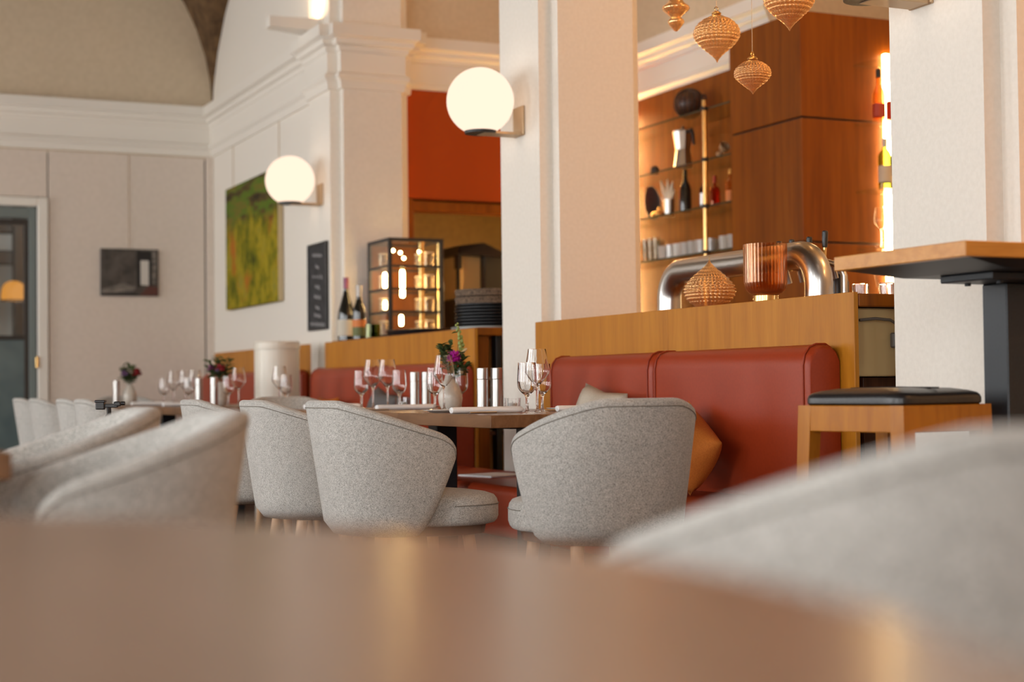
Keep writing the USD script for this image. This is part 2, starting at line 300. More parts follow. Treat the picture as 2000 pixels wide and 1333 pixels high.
def soft_slab(x0, y0, z0, x1, y1, z1, r):
    """upholstered slab: every edge rolled over"""
    q = np.linspace(0, PI / 2, 6); rings = []
    def rect(k, z):
        hx, hy, cx, cy = (x1 - x0) / 2 - k, (y1 - y0) / 2 - k, (x0 + x1) / 2, (y0 + y1) / 2; rc = max(r - k, 0.002); out = []
        for sx, sy, a0 in ((1, 1, 0), (-1, 1, PI / 2), (-1, -1, PI), (1, -1, 1.5 * PI)):
            out += [[cx + sx * (hx - rc) + rc * math.cos(a0 + a), cy + sy * (hy - rc) + rc * math.sin(a0 + a), z] for a in q]
        return np.array(out)
    for a in q: rings.append(rect(r * (1 - math.sin(a)), z0 + r * (1 - math.cos(a))))
    for a in q[::-1]: rings.append(rect(r * (1 - math.sin(a)), z1 - r * (1 - math.cos(a))))
    return loft(rings)

def pillow(w, h, t, n=16):
    """flat cushion in the xz plane, thickness along y"""
    g = np.linspace(-1, 1, n); u, v = np.meshgrid(g, g, indexing='ij')
    b = (1 - u ** 2) * (1 - v ** 2); th = t / 2 * b ** 0.45
    pin = 1 - 0.10 * (1 - np.abs(u * v)) * (np.maximum(np.abs(u), np.abs(v)) ** 6)
    X, Z = u * w / 2 * pin, v * h / 2 * pin + h / 2
    A = np.stack([X, -th, Z], -1).reshape(-1, 3); B = np.stack([X, th, Z], -1).reshape(-1, 3); f = []
    for i in range(n - 1):
        for j in range(n - 1):
            a = i * n + j
            f += [(a, a + n, a + n + 1), (a, a + n + 1, a + 1)]
    f = np.array(f)
    m = trimesh.Trimesh(np.vstack([A, B]), np.vstack([f, f[:, ::-1] + n * n]), process=False); m.merge_vertices(); m.update_faces(m.nondegenerate_faces())
    return m

# ---------------------------------------------------------------- object helpers
used = {}
def numbered(parent, name):
    k = (parent, name); used[k] = used.get(k, -1) + 1
    return name if used[k] == 0 else f'{name}_{used[k]:03d}'

def tag(p, label=None, category=None, group=None, kind=None):
    for k, v in (('label', label), ('category', category), ('group', group), ('kind', kind)):
        if v: p.SetCustomDataByKey(k, v)
    return p

def thing(name, label, category, loc=(0, 0, 0), rz=0.0, group=None):
    x = UsdGeom.Xform.Define(stage, '/World/' + numbered('/World', name))
    x.AddTranslateOp().Set(Gf.Vec3d(*map(float, loc))); x.AddRotateZOp().Set(math.degrees(rz))
    return tag(x.GetPrim(), label, category, group)

def part(name, mesh, m, parent, label=None, smooth=35, kind=None):
    pp = str(parent.GetPath())
    p = usdkit.mesh(stage, f'{pp}/{numbered(pp, name)}', mesh, M[m] if isinstance(m, str) else m, smooth=smooth).GetPrim()
    return tag(p, label, kind=kind)

def solo(name, mesh, m, label, category, loc=(0, 0, 0), rz=0.0, group=None, smooth=35):
    p = usdkit.mesh(stage, '/World/' + numbered('/World', name), mesh, M[m], smooth=smooth)
    p.AddTranslateOp().Set(Gf.Vec3d(*map(float, loc))); p.AddRotateZOp().Set(math.degrees(rz))
    return tag(p.GetPrim(), label, category, group)

def struct(name, mesh, m, smooth=False):
    return tag(usdkit.mesh(stage, '/World/' + numbered('/World', name), mesh, M[m], smooth=smooth).GetPrim(), kind='structure')

def sgroup(name):
    return tag(UsdGeom.Xform.Define(stage, '/World/' + numbered('/World', name)).GetPrim(), kind='structure')

def dup(root, loc, rz, label, group=None):
    was = root.GetCustomData()
    x = UsdGeom.Xform.Define(stage, '/World/' + numbered('/World', root.GetName().rstrip('0123456789').rstrip('_')))
    x.AddTranslateOp().Set(Gf.Vec3d(*map(float, loc))); x.AddRotateZOp().Set(math.degrees(rz))
    p = x.GetPrim(); p.GetReferences().AddInternalReference(root.GetPath()); p.SetInstanceable(True)
    return tag(p, label, was['category'], group or was.get('group'))

protos = {}
def place(kind, build, loc, rz, label, group=None):
    """first call builds the thing, later calls reference it"""
    if kind not in protos:
        protos[kind] = build(label, loc, rz, group); return protos[kind]
    return dup(protos[kind], loc, rz, label, group)


# ================================================================ THE SETTING
XW, YE, XL, YR = 3.25, 12.75, -3.3, -3.0       # painting wall, end wall, window wall, rear wall
XA = 3.2                                        # left faces of the columns
struct('floor', box(XL - 0.3, YR - 0.2, -0.1, 6.4, YE + 0.1, 0.0), 'floor')
COLS = [(9.58, 10.01), (6.553, 6.983), (3.595, 4.02), (0.62, 1.05), (-2.4, -1.97)]
for y0, y1 in COLS:
    struct('column', poly([(3.2, y0), (3.265, y0), (3.265, y0 - 0.07), (3.66, y0 - 0.07), (3.66, y0), (3.725, y0), (3.725, y1), (3.66, y1), (3.66, y1 + 0.07 * (y1 < 9)), (3.265, y1 + 0.07 * (y1 < 9)), (3.265, y1), (3.2, y1)], 0, 4.7), 'wall')
struct('wall_right', box(XW, 10.0, 0, XW + 0.12, YE + 0.1, 5.2), 'wall')
# end wall: plaster above, panelling below with open joints
we = sgroup('wall_back')
part('plaster', box(1.0, YE, 2.72, XW + 0.1, YE + 0.12, 5.3), 'upper', we, smooth=False)
part('plaster', box(XL - 0.1, YE, 2.72, 1.0, YE + 0.12, 5.3), 'upper', we, smooth=False)
part('backing', box(1.855, YE + 0.012, 0, XW + 0.1, YE + 0.12, 2.72), 'darkbeam', we, smooth=False)
part('backing', box(XL - 0.1, YE + 0.012, 0, 0.74, YE + 0.12, 2.72), 'darkbeam', we, smooth=False)
part('backing', box(0.74, YE + 0.012, 2.30, 1.855, YE + 0.12, 2.72), 'darkbeam', we, smooth=False)
part('panel', box(1.945, YE - 0.012, 0, 3.178, YE + 0.012, 2.735, 0.003), 'wall_panel', we, smooth=False)
part('panel', box(0.66, YE - 0.012, 2.365, 1.935, YE + 0.012, 2.735, 0.003), 'wall_panel', we, smooth=False)
part('panel', box(-1.2, YE - 0.012, 0, 0.65, YE + 0.012, 2.735, 0.003), 'wall_panel', we, smooth=False)
part('panel', box(XL, YE - 0.012, 0, -1.21, YE + 0.012, 2.735, 0.003), 'wall_panel', we, smooth=False)
part('corner_post', box(3.19, YE - 0.03, 0, XW, YE + 0.012, 2.75, 0.004), 'wall_panel', we, smooth=False)
# window wall with five tall openings
wl = sgroup('wall_left')
edges = [YR - 0.2] + [e for wy in WINDOWS for e in (wy - 0.75, wy + 0.75)] + [YE + 0.1]
for a, b in zip(edges[::2], edges[1::2]):
    part('pier', box(XL - 0.25, a, 0, XL, b, 5.3), 'wall', wl, smooth=False)
for wy in WINDOWS:
    part('breast', box(XL - 0.25, wy - 0.75, 0, XL, wy + 0.75, 0.75), 'wall', wl, smooth=False)
    part('lintel', box(XL - 0.25, wy - 0.75, 3.15, XL, wy + 0.75, 5.3), 'wall', wl, smooth=False)
for k, wy in enumerate(WINDOWS):
    wd = sgroup(f'window_{k + 1}')
    fr = [box(XL - 0.16, wy - 0.75, 0.75, XL - 0.10, wy - 0.69, 3.15), box(XL - 0.16, wy + 0.69, 0.75, XL - 0.10, wy + 0.75, 3.15), box(XL - 0.16, wy - 0.75, 0.75, XL - 0.10, wy + 0.75, 0.82),
          box(XL - 0.16, wy - 0.75, 3.08, XL - 0.10, wy + 0.75, 3.15), box(XL - 0.16, wy - 0.03, 0.82, XL - 0.10, wy + 0.03, 3.08), box(XL - 0.16, wy - 0.69, 2.2, XL - 0.10, wy + 0.69, 2.25)]
    part('frame', cat(*fr), 'trim', wd, smooth=False)
struct('wall_front', cat(box(XL - 0.3, YR - 0.15, 0, -2.15, YR, 5.3), box(-0.65, YR - 0.15, 0, 6.4, YR, 5.3), box(-2.15, YR - 0.15, 0, -0.65, YR, 0.75), box(-2.15, YR - 0.15, 3.15, -0.65, YR, 5.3)), 'wall')
wd = sgroup('window_6')  # out of view, frames the daylight behind the camera
part('frame', cat(box(-2.15, YR - 0.10, 0.75, -2.09, YR - 0.05, 3.15), box(-0.71, YR - 0.10, 0.75, -0.65, YR - 0.05, 3.15), box(-2.09, YR - 0.10, 0.75, -0.71, YR - 0.05, 0.82), box(-2.09, YR - 0.10, 3.08, -0.71, YR - 0.05, 3.15), box(-1.43, YR - 0.10, 0.82, -1.37, YR - 0.05, 3.08)), 'trim', wd, smooth=False)
# bar side walls
struct('wall_bar', cat(box(5.35, 7.77, 0, 5.47, 9.82, 4.7), box(6.2, YR, 0, 6.32, 9.82, 4.7), box(5.47, 7.77, 0, 6.2, 7.85, 4.7)), 'upper')
wk = sgroup('wall_kitchen')
part('plaster', box(3.70, 9.70, 2.78, 5.40, 9.82, 4.7), 'upper', wk, smooth=False)
part('bulkhead', box(3.70, 9.66, 2.085, 5.35, 9.80, 2.80, 0.004), 'bulkhead', wk, 'rust painted bulkhead over the kitchen pass', smooth=False)
part('frame_rail', box(3.79, 9.67, 2.003, 5.35, 9.80, 2.068, 0.004), 'cherry', wk, 'wooden head of the kitchen pass', smooth=False)
part('jamb', box(3.726, 9.67, 0, 3.80, 9.80, 2.083, 0.004), 'cherry', wk, 'wooden jamb of the kitchen pass', smooth=False)
part('breast', box(3.80, 9.69, 0, 5.35, 9.80, 1.0), 'cherry', wk, smooth=False)
part('plaster', box(3.36, 11.5, 0, 5.5, 11.6, 2.7), 'kitchen', wk, smooth=False)
part('plaster', box(5.4, 9.82, 0, 5.5, 11.5, 2.7), 'kitchen', wk, smooth=False)
part('plaster', box(3.37, 9.82, 2.6, 5.4, 11.5, 2.7), 'kitchen', wk, smooth=False)
struct('ceiling_bar', box(3.2, YR, 4.7, 6.4, 9.8, 4.8), 'upper')
# groin vault over the dining room
def vault():
    S0 = 3.12
    def ax(x):
        h = np.where(x > -0.35, 1.8, 1.475); c = np.where(x > -0.35, 1.45, -1.825)
        return np.sqrt(np.maximum(h ** 2 - (x - c) ** 2, 0))
    ys = [YE, 9.8, 6.77, 3.8, 0.83, -3.0]
    def ay(y):
        z = np.zeros_like(y)
        for a, b in zip(ys[1:], ys[:-1]):
            m = (y >= a) & (y <= b); d = np.minimum(y[m] - a, b - y[m])
            z[m] = (-0.1 + np.sqrt(0.01 + 2.8 * d)) / 1.4
        return z
    def grid(lo, hi, knots, n):
        out = []
        kk = [lo] + [k for k in knots if lo < k < hi] + [hi]
        for a, b in zip(kk[:-1], kk[1:]):
            t = (1 - np.cos(np.linspace(0, PI, n))) / 2; out += list(a + (b - a) * t)
        return np.unique(np.round(out, 5))
    gx, gy = grid(XL, XW, [-0.35], 26), grid(YR, YE, ys, 26)
    X, Y = np.meshgrid(gx, gy, indexing='ij'); Z = S0 + np.maximum(ax(X), ay(Y))
    v = np.stack([X, Y, Z], -1).reshape(-1, 3); n = len(gy); f = []
    for i in range(len(gx) - 1):
        for j in range(n - 1):
            a = i * n + j; f += [(a, a + 1, a + n + 1), (a, a + n + 1, a + n)]
    v2 = v + [0, 0, 0.1]; f = np.array(f)
    return trimesh.Trimesh(np.vstack([v, v2]), np.vstack([f, f[:, ::-1] + len(v)]), process=False)
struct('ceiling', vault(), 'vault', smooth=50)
# entablature running round the wall, the far pier and the bar's end wall
CORN = [(-0.01, 2.745), (0.018, 2.745), (0.022, 2.785), (0.030, 2.80), (0.045, 2.812), (0.045, 2.835), (0.028, 2.845), (0.022, 2.86), (0.022, 2.975), (0.034, 2.985), (0.040, 3.010),
        (0.065, 3.022), (0.068, 3.05), (0.085, 3.062), (0.10, 3.066), (0.10, 3.14), (-0.01, 3.14)]
struct('trim_1', moulding([(5.36, 7.76), (5.35, 9.70), (3.725, 9.70), (3.725, 9.58), (3.66, 9.58), (3.66, 9.51), (3.265, 9.51), (3.265, 9.58), (3.2, 9.58), (3.2, 10.01), (XW, 10.011), (XW, YE), (XL, YE)], CORN), 'trim', smooth=25)
# door in the end wall and the lobby beyond
d1 = sgroup('door_1')
yd = YE + 0.02
part('architrave', cat(box(1.86, YE - 0.035, 0, 1.938, YE + 0.02, 2.36, 0.006), box(0.66, YE - 0.035, 2.29, 1.86, YE + 0.02, 2.36, 0.006), box(0.66, YE - 0.035, 0, 0.735, YE + 0.02, 2.29, 0.006)), 'trim', d1, 'cream door surround', smooth=False)
part('frame', cat(box(1.80, yd, 0, 1.855, yd + 0.06, 2.285, 0.004), box(0.745, yd, 0, 0.80, yd + 0.06, 2.285, 0.004), box(0.80, yd, 2.20, 1.80, yd + 0.06, 2.285, 0.004)), 'doorframe', d1, smooth=False)
part('leaf_frame', cat(box(1.765, yd + 0.01, 0.02, 1.80, yd + 0.05, 2.19, 0.003), box(0.80, yd + 0.01, 0.02, 0.835, yd + 0.05, 2.19, 0.003), box(0.835, yd + 0.01, 1.25, 1.765, yd + 0.05, 1.285, 0.003), box(0.835, yd + 0.01, 2.15, 1.765, yd + 0.05, 2.19, 0.003)), 'darkbeam', d1, smooth=False)
part('pane', box(0.835, yd + 0.028, 1.285, 1.765, yd + 0.034, 2.15), 'pane', d1, 'upper clear pane', smooth=False)
part('lower_panel', box(0.835, yd + 0.02, 0.02, 1.765, yd + 0.04, 1.25), 'blueglass', d1, 'frosted grey blue lower pane', smooth=False)
part('handle', cat(box(1.842, YE - 0.045, 1.03, 1.866, YE - 0.035, 1.12, 0.003)), 'brass', d1, 'small brass strike plate', smooth=False)
lb = sgroup('wall_lobby')
part('plaster', box(0.0, 16.4, 0, 4.0, 16.5, 3.2), 'lobby', lb, smooth=False)
part('plaster', box(0.0, YE + 0.13, 3.1, 4.0, 16.4, 3.2), 'lobby', lb, smooth=False)
part('plaster', box(3.9, YE + 0.13, 0, 4.0, 16.4, 3.1), 'lobby', lb, smooth=False)
part('plaster', box(0.0, YE + 0.13, 0, 0.1, 16.4, 3.1), 'lobby', lb, smooth=False)
part('floor_boards', box(0.0, YE + 0.11, -0.1, 4.0, 16.4, 0.0), 'floor', lb, smooth=False)
for z in (2.06, 2.36):
    part('beam', box(0.1, 15.6, z, 3.9, 15.8, z + 0.13, 0.006), 'darkbeam', lb, smooth=False)
part('post', box(1.98, 15.0, 0, 2.10, 15.12, 3.0, 0.006), 'darkbeam', lb, smooth=False)
ll = UsdLux.RectLight.Define(stage, '/World/unseen_lobby_light')  # unseen, placed to light the room behind the glass door
ll.CreateWidthAttr(1.6); ll.CreateHeightAttr(1.6); ll.CreateIntensityAttr(3.5); ll.CreateColorAttr(Gf.Vec3f(1.0, 0.98, 0.95))
ll.AddTranslateOp().Set(Gf.Vec3d(1.8, 14.3, 3.08))
t = thing('pendant_lamp', 'orange dome pendant lamp seen through the glass door at the far left', 'lamp', (1.86, 14.1, 1.63))
part('shade', lathe([(0.0, 0.17), (0.035, 0.166), (0.075, 0.145), (0.098, 0.105), (0.105, 0.05), (0.105, 0.0), (0.10, 0.0), (0.0, 0.012)], 28), 'dome', t)
part('rim', lathe([(0.106, -0.006), (0.108, 0.004), (0.100, 0.004), (0.100, -0.006)], 28), 'darkbeam', t)
part('cord', tube([(0, 0, 0.165), (0, 0, 1.469)], 0.004, 6), 'black', t)

# wall bench along the painting wall: wood back board and dark red back pad
t = thing('wainscot', 'honey wood back board along the wall under the green painting', 'wall panel', (3.20, 11.27, 0))
for k in range(3):
    part('panel', box(0.0, -1.255 + k * 0.84, 0.0, 0.045, -1.255 + k * 0.84 + 0.836, 1.14, 0.004), 'honey', t, smooth=False)
t = thing('banquette', 'dark red banquette below the green painting behind the cream drum', 'bench', (2.78, 11.30, 0))
part('base', box(0.08, -1.22, 0, 0.36, 1.22, 0.28), 'darkwood', t, smooth=False)
part('seat', soft_slab(0, -1.26, 0.28, 0.33, 1.26, 0.46, 0.03), 'leather', t, smooth=60)
part('backrest', box(0.325, -1.28, 0.44, 0.415, 1.28, 0.97, 0.03), 'leather', t)

# panel backs of the long banquette (cupboard-height wood partitions) and the long red bench
def partition(label, y0, y1, splits, z=1.135):
    t = thing('partition', label, 'partition', (3.15, (y0 + y1) / 2, 0))
    c = (y0 + y1) / 2; e = [y0] + splits + [y1]
    for a, b in zip(e[:-1], e[1:]):
        part('panel', box(0, a - c + 0.001, 0.0, 0.018, b - c - 0.001, z, 0.0015), 'honey', t, smooth=False)
    return t
partition('long honey wood partition behind the nearer red bench, under the beer tap', 4.16, 6.52, [5.335])
partition('honey wood partition behind the farther red bench, under the wine bottles', 7.21, 9.57, [8.46])
def bench(label, y0, y1, segs):
    c = (y0 + y1) / 2
    t = thing('banquette', label, 'bench', (2.50, c, 0)); fx = 0.03 if y0 < 6 else 0.12
    part('plinth', box(fx + 0.08, y0 - c + 0.02, 0, 0.62, y1 - c - 0.02, 0.26), 'darkwood', t, smooth=False)
    e = np.linspace(y0, y1, max(2, int(round((y1 - y0) / 1.1)) + 1)) - c
    for a, b in zip(e[:-1], e[1:]):
        part('seat', soft_slab(fx, a + 0.001, 0.26, 0.56, b - 0.001, 0.46, 0.035), 'leather', t, smooth=60)
    for a, b in segs:
        # rounded back pad: profile in xz lofted along y with a soft end
        prof = [(0.53, 0.44), (0.522, 0.60), (0.522, 0.90), (0.530, 0.935), (0.548, 0.958), (0.575, 0.968), (0.61, 0.968), (0.632, 0.955), (0.645, 0.93), (0.645, 0.44)]
        rings = []
        for y, k in ((a - c, 0.90), (a - c + 0.006, 0.955), (a - c + 0.022, 0.99), (a - c + 0.05, 1), (b - c - 0.05, 1), (b - c - 0.022, 0.99), (b - c - 0.006, 0.955), (b - c, 0.90)):
            rings.append(np.array([[0.645 + (x - 0.645) * k, y, 0.44 + (z - 0.44) * (1 - (1 - k) * 0.35)] for x, z in prof]))
        p = part('backrest', loft(rings), 'leather', t, smooth=50)
        for y in (a - c + 0.028, b - c - 0.028):
            part('piping', tube([(x - 0.002 if x < 0.58 else x, y, z + (0.002 if z > 0.93 else 0)) for x, z in prof[:8]], 0.0035, 6), 'leather', p)
    return t
bench('nearer red leather bench with two back pads below the beer tap', 4.20, 6.99, [(4.235, 5.245), (5.247, 6.13)])
bench('farther red leather bench below the wine bottles and glass cabinet', 7.0, 9.5, [(7.22, 8.36), (8.362, 9.49)])

# bar counters behind the partitions
t = thing('bar_counter', 'bar counter with cherry wood top behind the partition, its open end beside the right column', 'counter', (3.45, 5.35, 0))
part('countertop', box(-0.28, -1.19, 1.088, 0.42, 1.19, 1.130, 0.003), 'cherry', t, smooth=False)
part('side_panel', box(-0.20, -1.10, 0.0, 0.35, -1.08, 0.86, 0.002), 'darkwood', t, smooth=False)
part('side_panel', box(-0.20, 1.08, 0.0, 0.35, 1.10, 1.085, 0.002), 'darkwood', t, smooth=False)
part('back_panel', box(0.33, -1.075, 0.0, 0.35, 1.075, 1.085), 'darkwood', t, smooth=False)
part('junction_box', box(-0.262, -1.15, 0.862, 0.30, -0.95, 1.085, 0.004), 'beige_metal', t, 'pale brass coloured metal box under the worktop', smooth=False)
part('chrome_strip', box(-0.045, -1.168, 0.862, -0.006, -1.152, 1.075, 0.003), 'steel', t, smooth=False)
part('cable', tube([(-0.26, -1.165, 1.045), (-0.20, -1.17, 1.05), (-0.14, -1.17, 1.046), (-0.09, -1.17, 1.02), (-0.05, -1.176, 0.975), (-0.03, -1.18, 0.92), (-0.022, -1.18, 0.87)], 0.005, 8), 'cable', t)
part('plug', box(-0.13, -1.172, 0.955, -0.095, -1.15, 1.005, 0.005), 'cable', t)
part('socket', box(-0.06, -1.13, 0.70, 0.02, -1.10, 0.77, 0.006), 'black', t)
t = thing('serving_counter', 'serving counter behind the farther partition with a cherry wood top and open dark end', 'counter', (3.45, 8.38, 0))
part('countertop', box(-0.28, -1.16, 1.10, 0.27, 1.12, 1.140, 0.003), 'cherry', t, smooth=False)
part('side_panel', box(-0.26, -1.12, 0.0, -0.20, -1.06, 1.10, 0.002), 'cherry', t, smooth=False)
part('post', box(-0.16, -1.12, 0.0, -0.13, -1.06, 1.10, 0.002), 'black', t, smooth=False)
part('back_panel', box(-0.20, -0.55, 0.0, 0.27, -0.53, 1.10), 'kitchen', t, smooth=False)
part('shelf', box(-0.20, -1.10, 0.60, 0.27, -0.55, 0.62, 0.002), 'darkwood', t, smooth=False)
part('base', box(-0.20, -1.10, 0.0, 0.27, -0.56, 0.12), 'darkwood', t, smooth=False)
part('front_panel', box(-0.26, -1.04, 0.0, -0.24, 1.10, 1.10), 'darkwood', t, smooth=False)

# wooden block of the bar and the shelf alcove
t = thing('wood_cladding', 'tall cherry wood clad block in the bar with recessed seams', 'wall cladding', (5.02, 7.06, 0))
part('core', box(0.022, 0.022, 0, 1.17, 0.70, 2.84), 'darkwood', t, smooth=False)
for z0, z1 in ((0.9, 1.600), (1.612, 2.275), (2.287, 2.86), (0.0, 0.888)):
    part('panel', box(0.0, 0.001, z0, 0.022, 0.70, z1, 0.002), 'cherry', t, smooth=False)
    part('panel', box(0.003, 0.0, z0, 1.17, 0.022, z1, 0.002), 'cherry', t, smooth=False)
t = thing('alcove_lining', 'orange wood back of the bar shelves left of the clad block', 'wall panel', (5.33, 8.72, 0))
part('panel', box(0, -0.95, 0.0, 0.018, 0.0, 2.78, 0.002), 'cherry', t, smooth=False)
part('panel', box(0, 0.003, 0.0, 0.018, 0.935, 2.78, 0.002), 'cherry', t, smooth=False)

# ================================================================ LAMPS
def globe_lamp(label, loc, rz, group):
    t = thing('wall_lamp', label, 'wall lamp', loc, rz, group)      # origin on the wall, globe towards -x
    R, zc = 0.158, 0.15
    a = np.linspace(-math.acos(0.456), PI / 2, 26)
    g = part('globe', xf(lathe([(0.456 * R, -0.89 * R), ] + [(R * math.cos(q), R * math.sin(q)) for q in a[1:-1]] + [(0, R)], 40), (-0.205, 0, zc)), 'globe', t, 'lit opal glass globe', smooth=True)
    part('end_cap', xf(lathe([(0, -0.012), (0.074, -0.012), (0.076, 0.0), (0.06, 0.002), (0, 0.006)], 32), (-0.205, 0, zc - 0.89 * R)), 'blacksteel', t, 'dark lower cap of the globe')
    part('plate', box(-0.012, -0.055, -0.005, 0, 0.055, 0.135, 0.003), 'dullbrass', t, 'brass coloured wall plate')
    part('arm', box(-0.205, -0.045, -0.005, -0.012, 0.045, 0.008, 0.002), 'dullbrass', t)
    return t
place('globe', globe_lamp, (3.2, 9.78, 2.03), 0, 'white globe wall lamp in front of the green painting', 'globe wall lamps on the columns')
place('globe', globe_lamp, (3.2, 6.76, 2.03), 0, 'white globe wall lamp on the nearer column beside the rust bulkhead', 'globe wall lamps on the columns')
place('globe', globe_lamp, (3.2, 3.86, 2.00), 0, 'wall lamp on the right column, only its brass bracket showing at the top edge', 'globe wall lamps on the columns')
def uplighter(label, loc, rz, group):
    t = thing('uplighter', label, 'uplighter', loc, rz, group)
    part('housing', loft([np.array([[-0.34, -0.05, 0.02], [-0.34, 0.05, 0.02], [-0.34, 0.05, 0.085], [-0.34, -0.05, 0.085]]), np.array([[0, -0.09, 0.0], [0, 0.09, 0.0], [0, 0.09, 0.085], [0, -0.09, 0.085]])]), 'trim', t, smooth=False)
    part('lens', box(-0.30, -0.035, 0.0855, -0.06, 0.035, 0.0875), 'uplight', t, smooth=False)
    return t
place('upl', uplighter, (3.2, 9.80, 3.141), 0, 'white uplighter on the cornice of the far column', 'uplighters on the column heads')
place('upl', uplighter, (3.2, 6.77, 3.141), 0, 'unseen white uplighter high on the nearer column above the frame', 'uplighters on the column heads')  # out of view, repeats the far uplighter for warm bounce
place('upl', uplighter, (3.2, 3.81, 3.141), 0, 'unseen white uplighter high on the right column above the frame', 'uplighters on the column heads')  # also out of view, gives warm bounce off the vault

# ================================================================ PICTURES
t = thing('painting', 'large green and yellow abstract painting hanging on the right wall', 'painting', (3.215, 11.47, 1.465))
part('canvas', box(-0.012, -0.70, 0.0, 0.030, 0.70, 0.945, 0.002), 'canvas_green', t, smooth=False)
part('stretcher_edge', box(-0.008, -0.706, 0.001, 0.030, -0.7005, 0.944), 'canvas_edge', t, 'pale bare edge of the canvas', smooth=False)
for yy in (-0.62, 0.62):
    part('hanging_wire', tube([(0.028, yy, 0.945), (0.029, yy, 1.30)], 0.0025, 6), 'dullbrass', t)
t = thing('picture', 'small dark grey interior photograph hanging by a wire on the end wall', 'picture', (2.567, 12.725, 1.60))
part('board', box(-0.228, -0.012, 0.0, 0.228, 0.012, 0.375, 0.002), 'photo_dark', t, smooth=False)
def flat(pts, d):                                  # print on the picture's face
    m = poly(pts, 0, 0.0015); return xf(m, (0, -0.012 - d, 0), rx=PI / 2)
part('print_shape', flat([(0.085, 0.09), (0.150, 0.085), (0.150, 0.285), (0.085, 0.285)], 0.0004), 'photo_white', t, smooth=False)
part('print_shape', flat([(0.055, 0.06), (0.085, 0.075), (0.085, 0.365), (0.055, 0.365)], 0.0004), 'photo_black', t, smooth=False)
part('print_shape', flat([(0.150, 0.085), (0.172, 0.08), (0.172, 0.36), (0.085, 0.36), (0.085, 0.286), (0.150, 0.286)], 0.0004), 'photo_black', t, smooth=False)
part('print_shape', flat([(0.075, 0.005), (0.224, 0.005), (0.224, 0.075), (0.150, 0.083)], 0.0004), 'photo_red', t, smooth=False)
part('print_shape', flat([(-0.224, 0.02), (0.02, 0.03), (0.05, 0.07), (-0.05, 0.10), (-0.224, 0.05)], 0.0004), 'photo_grey', t, smooth=False)
part('print_shape', flat([(0.176, 0.10), (0.20, 0.10), (0.215, 0.25), (0.205, 0.355), (0.18, 0.355)], 0.0004), 'photo_grey', t, smooth=False)
part('print_shape', flat([(-0.224, 0.0), (0.08, 0.004), (0.03, 0.028), (-0.224, 0.018)], 0.0004), 'photo_black', t, smooth=False)
part('hanging_wire', tube([(0, 0.008, 0.375), (0, 0.011, 1.14)], 0.002, 6), 'dullbrass', t)
t = thing('chalkboard', 'tall narrow black menu chalkboard on the far column under the globe lamp', 'chalkboard', (3.192, 9.825, 1.232))
part('board', box(-0.004, -0.185, 0.0, 0.008, 0.185, 0.545), 'chalk', t, smooth=False)
part('frame', cat(box(-0.012, -0.195, -0.01, 0.008, -0.182, 0.555, 0.002), box(-0.012, 0.182, -0.01, 0.008, 0.195, 0.555, 0.002), box(-0.012, -0.182, -0.01, 0.008, 0.182, 0.004, 0.002), box(-0.012, -0.182, 0.541, 0.008, 0.182, 0.555, 0.002)), 'black', t, smooth=False)
for z, half, n in ((0.475, 0.10, 7), (0.40, 0.035, 3), (0.335, 0.11, 4), (0.27, 0.05, 4), (0.205, 0.07, 5), (0.135, 0.04, 4), (0.085, 0.07, 5), (0.028, 0.15, 10)):
    ms = []
    for k in range(n):
        y = half - 2 * half * (k + 0.5) / n; w = half / n * 0.8; h = 0.010 + 0.008 * rng.random()
        q = [(-0.0055, y + w * math.cos(a) * (1 if i % 2 else 0.6), z + h * math.sin(a * 1.7) + 0.02 * (y / half if half else 0) * 0.4) for i, a in enumerate(np.linspace(0, 6, 7))]
        ms.append(tube(q, 0.0022, 4))
    part('chalk_writing', cat(*ms), 'chalkmark', t)

